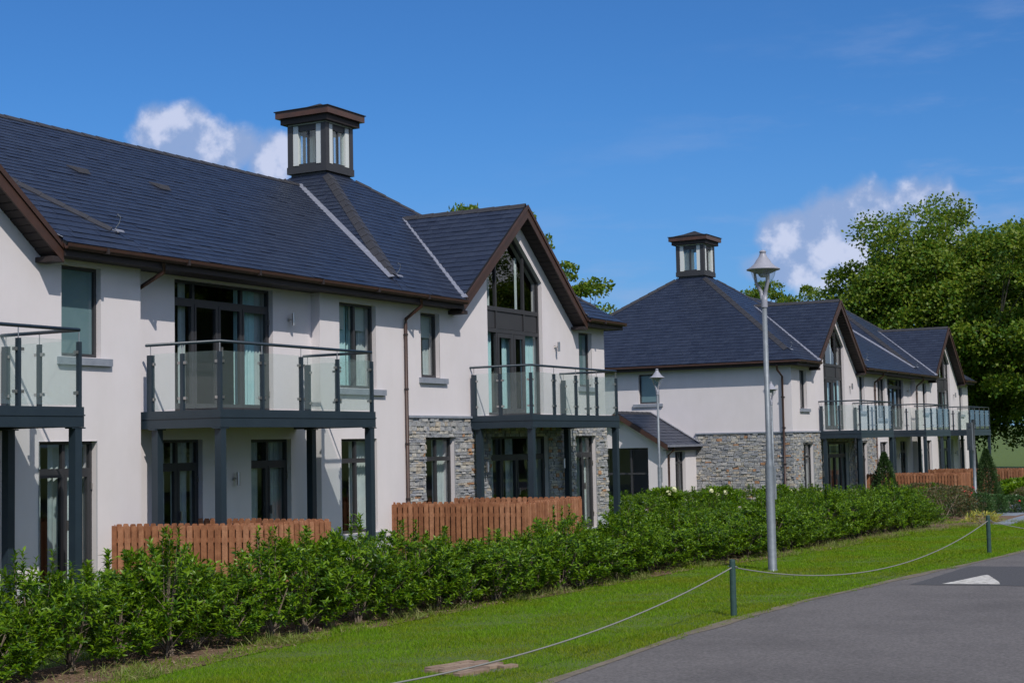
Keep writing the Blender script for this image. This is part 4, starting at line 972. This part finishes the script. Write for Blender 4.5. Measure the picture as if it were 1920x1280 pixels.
hedge_y = interp([(5, -5.95), (10.7, -6.0), (16.4, -6.4), (20.6, -6.95), (24.5, -6.95), (28, -7.45), (33.6, -7.85), (37.7, -7.95), (42, -8)])
segl = [(11.5, 'in the bottom left corner of the picture'), (13.2, 'below the support post of the cut off balcony'), (14.8, 'in front of the near end of the left picket fence'), (17.0, 'in front of the middle of the left picket fence'),
        (19.2, 'below the window with a long sill between the two fences'), (21.3, 'in front of the near end of the stone gable fence'), (24.2, 'in front of the far end of the stone gable fence'), (27.0, 'directly left of the tall street lamp'),
        (30.5, 'directly right of the tall street lamp'), (34.0, 'in the hedge midway between tall lamp and conical conifer'), (99, 'at the far end of the hedge beside the rose bushes')]
rg = random.Random(11); x = 8.6; i = 0
while x < 38.6:
    lb = next(l_ for m_, l_ in segl if x < m_)
    for row in ((0, 0), (.26, .48)):
        if row[1] and rg.random() < (.28 if x < 24 else .1): continue
        rl = ('back row' if row[1] else 'front row')+' laurel shrub '; shrub(x+row[0]+rg.uniform(-.06, .06), hedge_y(x)+row[1]+rg.uniform(-.08, .08), rg.randrange(8), rg.uniform(0, 6.28), (rg.uniform(.95, 1.12), rg.choice((.64, .70, .76, .82, .90, .98) if x < 16.5 else (.60, .66, .72, .78, .86) if x < 22 else (.52, .58, .64, .70, .78, .88))), rl+lb, 'laurel shrubs of the long hedge, '+rl.split(' laurel')[0]+', '+lb)
    x += .56; i += 1
# second planting nearer to the far house
x = 27.5
while x < 52:
    t = (x-27.5)/25; y0 = -4.9+t*1.2
    for row in range(3 if x > 33 else 2):
        lb = 'laurel shrub in the deep planting between the hedge and the farther house'
        shrub(x+rg.uniform(-.15, .15)+row*.3, y0-row*1.0+rg.uniform(-.2, .2), rg.randrange(8), rg.uniform(0, 6.28), (rg.uniform(.9, 1.25), rg.choice((.42, .5, .56, .62, .7))), lb, 'laurel shrubs in the deep planting')
    x += .85
for x, y in ((44.5, 2.2), (45.5, 1.7), (46.3, 2.4), (47.2, 1.4), (48.2, 2.3), (48.9, 1.2), (49.8, 2.2), (50.6, 1.0), (51.3, 2.2), (43.6, 1.2), (42.7, 2.2), (51.4, -.6), (50.3, -1.3), (49.2, -.4), (41.8, 1.0), (40.9, 1.8)):
    shrub(x, y, rg.randrange(8), rg.uniform(0, 6), (1.1, .68), 'laurel shrub in the bed under the stone side wall and porch', 'laurel shrubs under the side wall')
# bushes at the right hand end
def generic_bush(name, label, cat, loc, R, H, m, n, L0, W0, seed, flowers=None, fm_=None, group=None, cone=False, fr_=.035, nf=5):
    rgn = np.random.default_rng(seed); o = empty(name, loc, label=label, cat=cat, group=group)
    th = rgn.uniform(0, 2*np.pi, n); z = rgn.uniform(0, 1, n)**(.9 if not cone else 1.25)
    pr = np.sqrt(np.clip(1-((z-.45)/.58)**2, .02, 1)) if not cone else (1-z)**.8*.97+.03
    pr = pr*(1+.18*np.sin(th*5+z*9+seed)+.12*np.sin(th*9-z*15)); rad = R*pr*rgn.uniform(.35, 1, n)**.5
    P = np.stack([rad*np.cos(th), rad*np.sin(th), .05+z*H], 1); out = np.stack([np.cos(th), np.sin(th), np.full(n, .6 if not cone else 1.1)], 1)
    D = out+rgn.normal(size=(n, 3))*.45; V, Fc = leaf_arrays(P, D, rnd_dirs(rgn, n)+np.array([0, 0, .6]), rgn.uniform(.6, 1.2, n)*L0, rgn.uniform(.7, 1.2, n)*W0, rich=False)
    me = np_mesh('foliage', V, Fc); link('foliage', me, m, o)
    st = MB()
    rr = random.Random(seed)
    for k in range(7): t = rr.uniform(0, 6.28); st.tube([(0, 0, 0), (math.cos(t)*R*.3, math.sin(t)*R*.3, H*.4), (math.cos(t)*R*.7*(0 if cone else 1), math.sin(t)*R*.7*(0 if cone else 1), H*.85)], [.02, .012, .005], 5)
    link('stem', st, 'stem', o)
    for k in range(nf if flowers else 0):
        t = rr.uniform(2.9, 5.6); rrad = R*rr.uniform(.3, .95); zz = H*rr.uniform(.7, 1.08)
        fl = MB()
        for q in range(16):
            d = Vector((rr.gauss(0, 1), rr.gauss(0, 1), rr.gauss(0, 1)+.4)).normalized(); c = d*fr_; s1 = d.orthogonal().normalized()*fr_*.7; s2 = d.cross(s1).normalized()*fr_*.7
            fl.quad(c-s1, c-s2, c+s1+d*.01, c+s2)
        link('flower', fl, fm_, o, (rrad*math.cos(t), rrad*math.sin(t), zz))
    return o
generic_bush('conical_conifer', 'dark conical conifer in front of the nearer far house fence', 'conifer', (57.2, -1.95, gz(57)), .62, 1.85, 'conifer', 9000, .09, .03, 1, cone=True, group='two conical conifers')
generic_bush('conical_conifer', 'dark conical conifer beside the metal sign post', 'conifer', (to_dist(1853, 960, 53)[0], to_dist(1853, 960, 53)[1], gz(53)), .6, 1.95, 'conifer', 9000, .08, .03, 2, cone=True, group='two conical conifers')
generic_bush('rose_bush', 'loose rose bush with red flowers left of the sign post', 'rose bush', (46.5, -6.9, gz(46.5)), .95, .85, 'roseleaf', 3500, .06, .035, 3, True, 'red', nf=4)
generic_bush('rose_bush', 'sprawling rose bush with brownish leaves beside the end of the hedge', 'rose bush', (43.5, -7.3, gz(43.5)), .9, .85, 'roseleaf', 3000, .06, .035, 4, True, 'red', nf=1)
generic_bush('rose_bush', 'reddish rose bush in front of the far house fence', 'rose bush', (52.5, -4.6, gz(52)), 1.1, .85, 'roseleaf', 4200, .07, .04, 9)
generic_bush('rose_bush', 'rose bush right of the conical conifer', 'rose bush', (56.5, -7.6, gz(54)), .85, .62, 'roseleaf', 3000, .06, .035, 8, True, 'red', nf=2)
for k, (u, v, zd, R_, H_) in enumerate(((1838, 985, 45, .42, .62), (1868, 978, 46, .34, .55), (1902, 972, 47, .4, .5), (1800, 975, 46, .4, .45))):
    p = to_dist(u, v, zd)
    generic_bush('evergreen_bush', ['rounded evergreen bush left of the farther green post', 'small evergreen bush right behind the farther green post', 'low evergreen bush at the right edge of the bed', 'low bush beside the grey footpath'][k], 'bush', (p.x, p.y, gz(p.x)), R_, H_, 'boxleaf', 2600, .085, .03, 20+k, k == 2, 'red', nf=1)
generic_bush('yellow_plant', 'small yellow leaved plant on the bare soil at the hedge end', 'plant', (40.6, -8.95, gz(41)), .42, .22, 'yellow', 260, .16, .035, 31)
for k, (x, y, z, lbl) in enumerate(((46.6, .6, 1.05, 'hydrangea with cream flower heads against the stone side wall'), (43.5, 1.3, 1.0, 'hydrangea with cream flower heads in front of the porch'), (49.5, -.3, 1.0, 'hydrangea with pale flower heads right of the tall lamp column'))):
    generic_bush('hydrangea_bush', lbl, 'flowering bush', (x, y, gz(x)), .6, .85, 'laurel', 2600, .1, .05, 40+k, True, 'cream', fr_=.07, nf=3)
for k, (u, zd) in enumerate(((1912, 62), (1938, 60), (1908, 68), (1925, 57), (1945, 66), (1958, 62))):
    p = to_dist(u, 900, zd); generic_bush('boundary_shrub', 'dense green shrub growing at the right end of the last fence', 'shrub', (p.x, p.y, gz(p.x)), .9, .62+.1*(k % 3), 'laurel', 5000, .13, .06, 60+k, group='shrubs past the last fence')

# weeds on the soil strip
rgn = np.random.default_rng(5); n = 20000
xw = rgn.uniform(9, 42, n); yw = np.array([lawn_e(a) for a in xw])+rgn.beta(1.1, 2.2, n)*1.1-.08
cl = np.sin(xw*5.1)+np.sin(xw*2.3+1)+rgn.normal(size=n)*.8; k = cl > .7; xw, yw = xw[k], yw[k]; n = len(xw)
P = np.stack([xw, yw, np.array([gz(a) for a in xw])+.01], 1); D = rgn.normal(size=(n, 3))*.75+np.array([0, 0, 1.0]); D[:, 2] = np.abs(D[:, 2])
V, Fc = leaf_arrays(P, D, rnd_dirs(rgn, n), rgn.uniform(.05, .17, n), rgn.uniform(.004, .012, n), .8, .1)
tag(link('weeds', np_mesh('weeds', V, Fc), 'weed'), kind='stuff')
# bark chips and stones on soil
n = 5000; xw = rgn.uniform(9, 46, n); yw = np.array([lawn_e(a) for a in xw])+rgn.uniform(-.04, 1.2, n)
P = np.stack([xw, yw, np.array([gz(a) for a in xw])+.02], 1); D = rgn.normal(size=(n, 3)); D[:, 2] *= .3
V, Fc = leaf_arrays(P, D, rnd_dirs(rgn, n)*.4+np.array([0, 0, 1]), rgn.uniform(.02, .06, n), rgn.uniform(.012, .03, n), rich=False)
tag(link('bark_chips', np_mesh('bark_chips', V, Fc), 'brick'), kind='stuff')

# lawn blades: denser near the camera
def blades(name, n, xr, y0f, y1f, hr, wr, m, seed, power=1.0, lean=.35):
    g = np.random.default_rng(seed); xx = xr[0]+(xr[1]-xr[0])*g.uniform(0, 1, n)**power; t = g.uniform(0, 1, n)
    a = np.array([y0f(q) for q in xx]); b = np.array([y1f(q) for q in xx]); yy = a+(b-a)*t
    inpad = (np.abs(xx-12.9) < .33) & (np.abs(yy+9.72) < .26); xx, yy = xx[~inpad], yy[~inpad]; n = len(xx)
    z = np.interp(xx, [34, 52], [-.1, -.42]); patch = .8+.35*np.sin(xx*1.3+yy*2.1)*np.sin(yy*1.7-xx*.6)+.15*np.sin(xx*7+yy*5)
    dist = np.hypot(xx, yy+17.4); w = g.uniform(*wr, n)*np.clip(dist/14, .8, 2.6); h = g.uniform(*hr, n)*patch
    D = np.stack([g.normal(0, lean, n), g.normal(0, lean, n), np.ones(n)], 1); az = g.uniform(0, 6.28, n); s_ = np.stack([np.cos(az), np.sin(az), np.zeros(n)], 1)*(w/2)[:, None]
    P = np.stack([xx, yy, z-.004], 1); bend = g.normal(0, .3, (n, 3))*h[:, None]; bend[:, 2] = 0
    mid = P+D*(h*.55)[:, None]; tip = mid+D*(h*.45)[:, None]+bend
    V = np.stack([P-s_, P+s_, mid+s_*.8, mid-s_*.8, tip], 1).reshape(-1, 3)
    Fc = (np.arange(n)[:, None, None]*5+np.array([[0, 1, 2], [0, 2, 3], [3, 2, 4]])[None]).reshape(-1, 3)
    return tag(link(name, np_mesh(name, V, Fc), m), kind='stuff')
ragged = lambda f, s_: (lambda x: f(x)+.05*math.sin(x*9+s_)+.04*math.sin(x*23+s_)+.03*math.sin(x*3.1))
blades('lawn_grass', 430000, (9, 44), ragged(road_e, 1), ragged(lambda x: lawn_e(x)+.04, 2), (.02, .05), (.003, .006), 'grass', 1, 1.75)
blades('edge_grass', 16000, (9, 44), lambda x: lawn_e(x)-.05, lambda x: lawn_e(x)+.45+.2*math.sin(x*3.3), (.03, .09), (.004, .007), 'grass', 7, 1.6, .5)
blades('garden_grass', 90000, (8, 44), lambda x: lawn_e(x)+1.5, lambda x: -.3, (.03, .07), (.005, .009), 'grass', 2, 1.5)
blades('dry_lawn_grass', 26000, (9, 44), ragged(road_e, 3), lambda x: lawn_e(x)+.1, (.015, .045), (.003, .006), 'drygrass', 3, 1.6, .6)

# ------------------------------------------------------------------ trees
def tree_meshes(seed, H, R, base, nclump, per, leaf, flat=.92, trunk=.5):
    rg = np.random.default_rng(seed); rr = random.Random(seed)
    # clump centres in an egg-shaped crown with lumps
    C = []
    while len(C) < nclump:
        d = rnd_dirs(rg, 1)[0]; rad = rg.uniform(.2, 1)**.36
        lump = 1+.16*math.sin(3*math.atan2(d[1], d[0])+seed)+.12*math.sin(5*d[2]+7*d[0]+seed)
        p = d*rad*lump*np.array([R, R, (H-base)/2])*.93; p[2] += (H+base)/2
        if p[2] < base-.3: continue
        C.append(p)
    C = np.array(C); cr = rg.uniform(.55, 1.3, len(C))*R*.135
    tr = MB(); ctr = np.array([0, 0, base+.1*(H-base)])
    tr.tube([(0, 0, -.5), (.05, 0, base*.5), (0, .1, base+.15*(H-base)), (.1, 0, base+.45*(H-base))], [trunk*1.25, trunk, trunk*.8, trunk*.35], 10)
    limbs = []
    for k in range(11):
        t = k*2.4+rr.uniform(-.4, .4); zz = base*.8+rr.uniform(0, .25)*(H-base); e = Vector((math.cos(t)*R*.62, math.sin(t)*R*.62, zz+(H-base)*rr.uniform(.15, .55)))
        s_ = Vector((0, 0, zz)); m_ = s_.lerp(e, .45)+Vector((0, 0, .05*H)); tr.tube([s_, m_, e], [trunk*.42, trunk*.24, trunk*.08], 6); limbs += [(s_.lerp(m_, .6)), m_, m_.lerp(e, .5), e]
    Lm = np.array([tuple(v) for v in limbs])
    for c in C[::2]:
        j = np.argmin(((Lm-c)**2).sum(1)); a = Vector(Lm[j]); b = Vector(c); tr.tube([a, a.lerp(b, .5)+Vector((0, 0, .1)), b], [trunk*.10, trunk*.06, trunk*.025], 4, cap=False)
    n = nclump*per; i = np.repeat(np.arange(nclump), per); d = rnd_dirs(rg, n); d[:, 2] = np.where(d[:, 2] < -.35, -d[:, 2], d[:, 2])
    rad = rg.uniform(.3, 1, n)**.4; P = C[i]+d*(cr[i]*rad)[:, None]*np.array([1.25, 1.25, flat])
    lump = rnd_dirs(rg, n)*(cr[i]*.18)[:, None]; P = P+lump
    D = d*.8+rnd_dirs(rg, n)*.8+np.array([0, 0, -.2]); Nn = d*.9+rnd_dirs(rg, n)*.8+np.array([0, 0, .35])
    V, Fc = leaf_arrays(P, D, Nn, rg.uniform(.7, 1.3, n)*leaf, rg.uniform(.6, 1.05, n)*leaf, rich=False)
    return tr.mesh('trunk'), np_mesh('crown', V, Fc)
def tree(meshes, loc, label, rz=0, sc=1, group=None, name='broadleaf_tree'):
    o = empty(name, loc, rz, label=label, cat='tree', group=group); o.scale = (sc,)*3 if not isinstance(sc, tuple) else sc
    for nm, me, m_ in (('trunk', meshes[0], 'bark'), ('crown', meshes[1], 'treeleaf')): link(nm, me, m_, o)
    return o
big = tree_meshes(7, 16.6, 9.3, 1.6, 440, 480, .215, trunk=.6)
p = to_dist(1815, 850, 99); tree(big, (p.x, p.y, -.4), 'huge sycamore rising behind the right end of the farther house', 0.3)
big2 = tree_meshes(8, 14.8, 7.2, 3.4, 300, 400, .225, trunk=.5)
p = to_dist(1960, 850, 93); tree(big2, (p.x, p.y, -.4), 'sycamore at the right edge with low hanging branches over the field', 1.0)
sm = tree_meshes(9, 11.5, 4.2, 3.0, 90, 230, .17, trunk=.3, flat=.6)
p = to_dist(1010, 700, 84); tree(sm, (p.x, p.y, -.4), 'tree crown showing between the two houses above the eaves', .4, (1.2, 1.2, 1.14))
p = to_dist(1425, 700, 108); tree(sm, (p.x, p.y, -.4), 'thin tree crown showing above the far roof left of the gable', 2.4, (1.02, 1.02, 1.245))
p = to_dist(1490, 700, 108); tree(sm, (p.x, p.y, -.4), 'thin tree crown showing above the far roof just left of the sycamore', 4.4, (1.0, 1.0, 1.235))
p = to_dist(925, 700, 75); tree(sm, (p.x, p.y, -.4), 'tree tip peeping over the nearest gable ridge', 1.4, (.8, .8, 1.31))
rt = random.Random(4)
for k in range(12):    # row across the road: only seen in the window glass
    x = 40+k*11.5+rt.uniform(-2, 2); y = -42-rt.uniform(0, 9)
    tree(big2 if k % 3 else big, (x, y, -.3), 'tree across the road, seen only as a reflection in the windows', rt.uniform(0, 6), rt.uniform(.85, 1.1), 'trees across the road')
# far tree line
far = tree_meshes(12, 12, 6, .6, 70, 120, .55, trunk=.4)
for k in range(16):
    u = 1120+k*70; p = to_dist(u, 820, 420+30*math.sin(k*2.1)); tree(far, (p.x, p.y, hill(p.x, p.y)-.4), 'distant field tree on the skyline', rt.uniform(0, 6), rt.uniform(.8, 1.2), 'distant skyline trees')
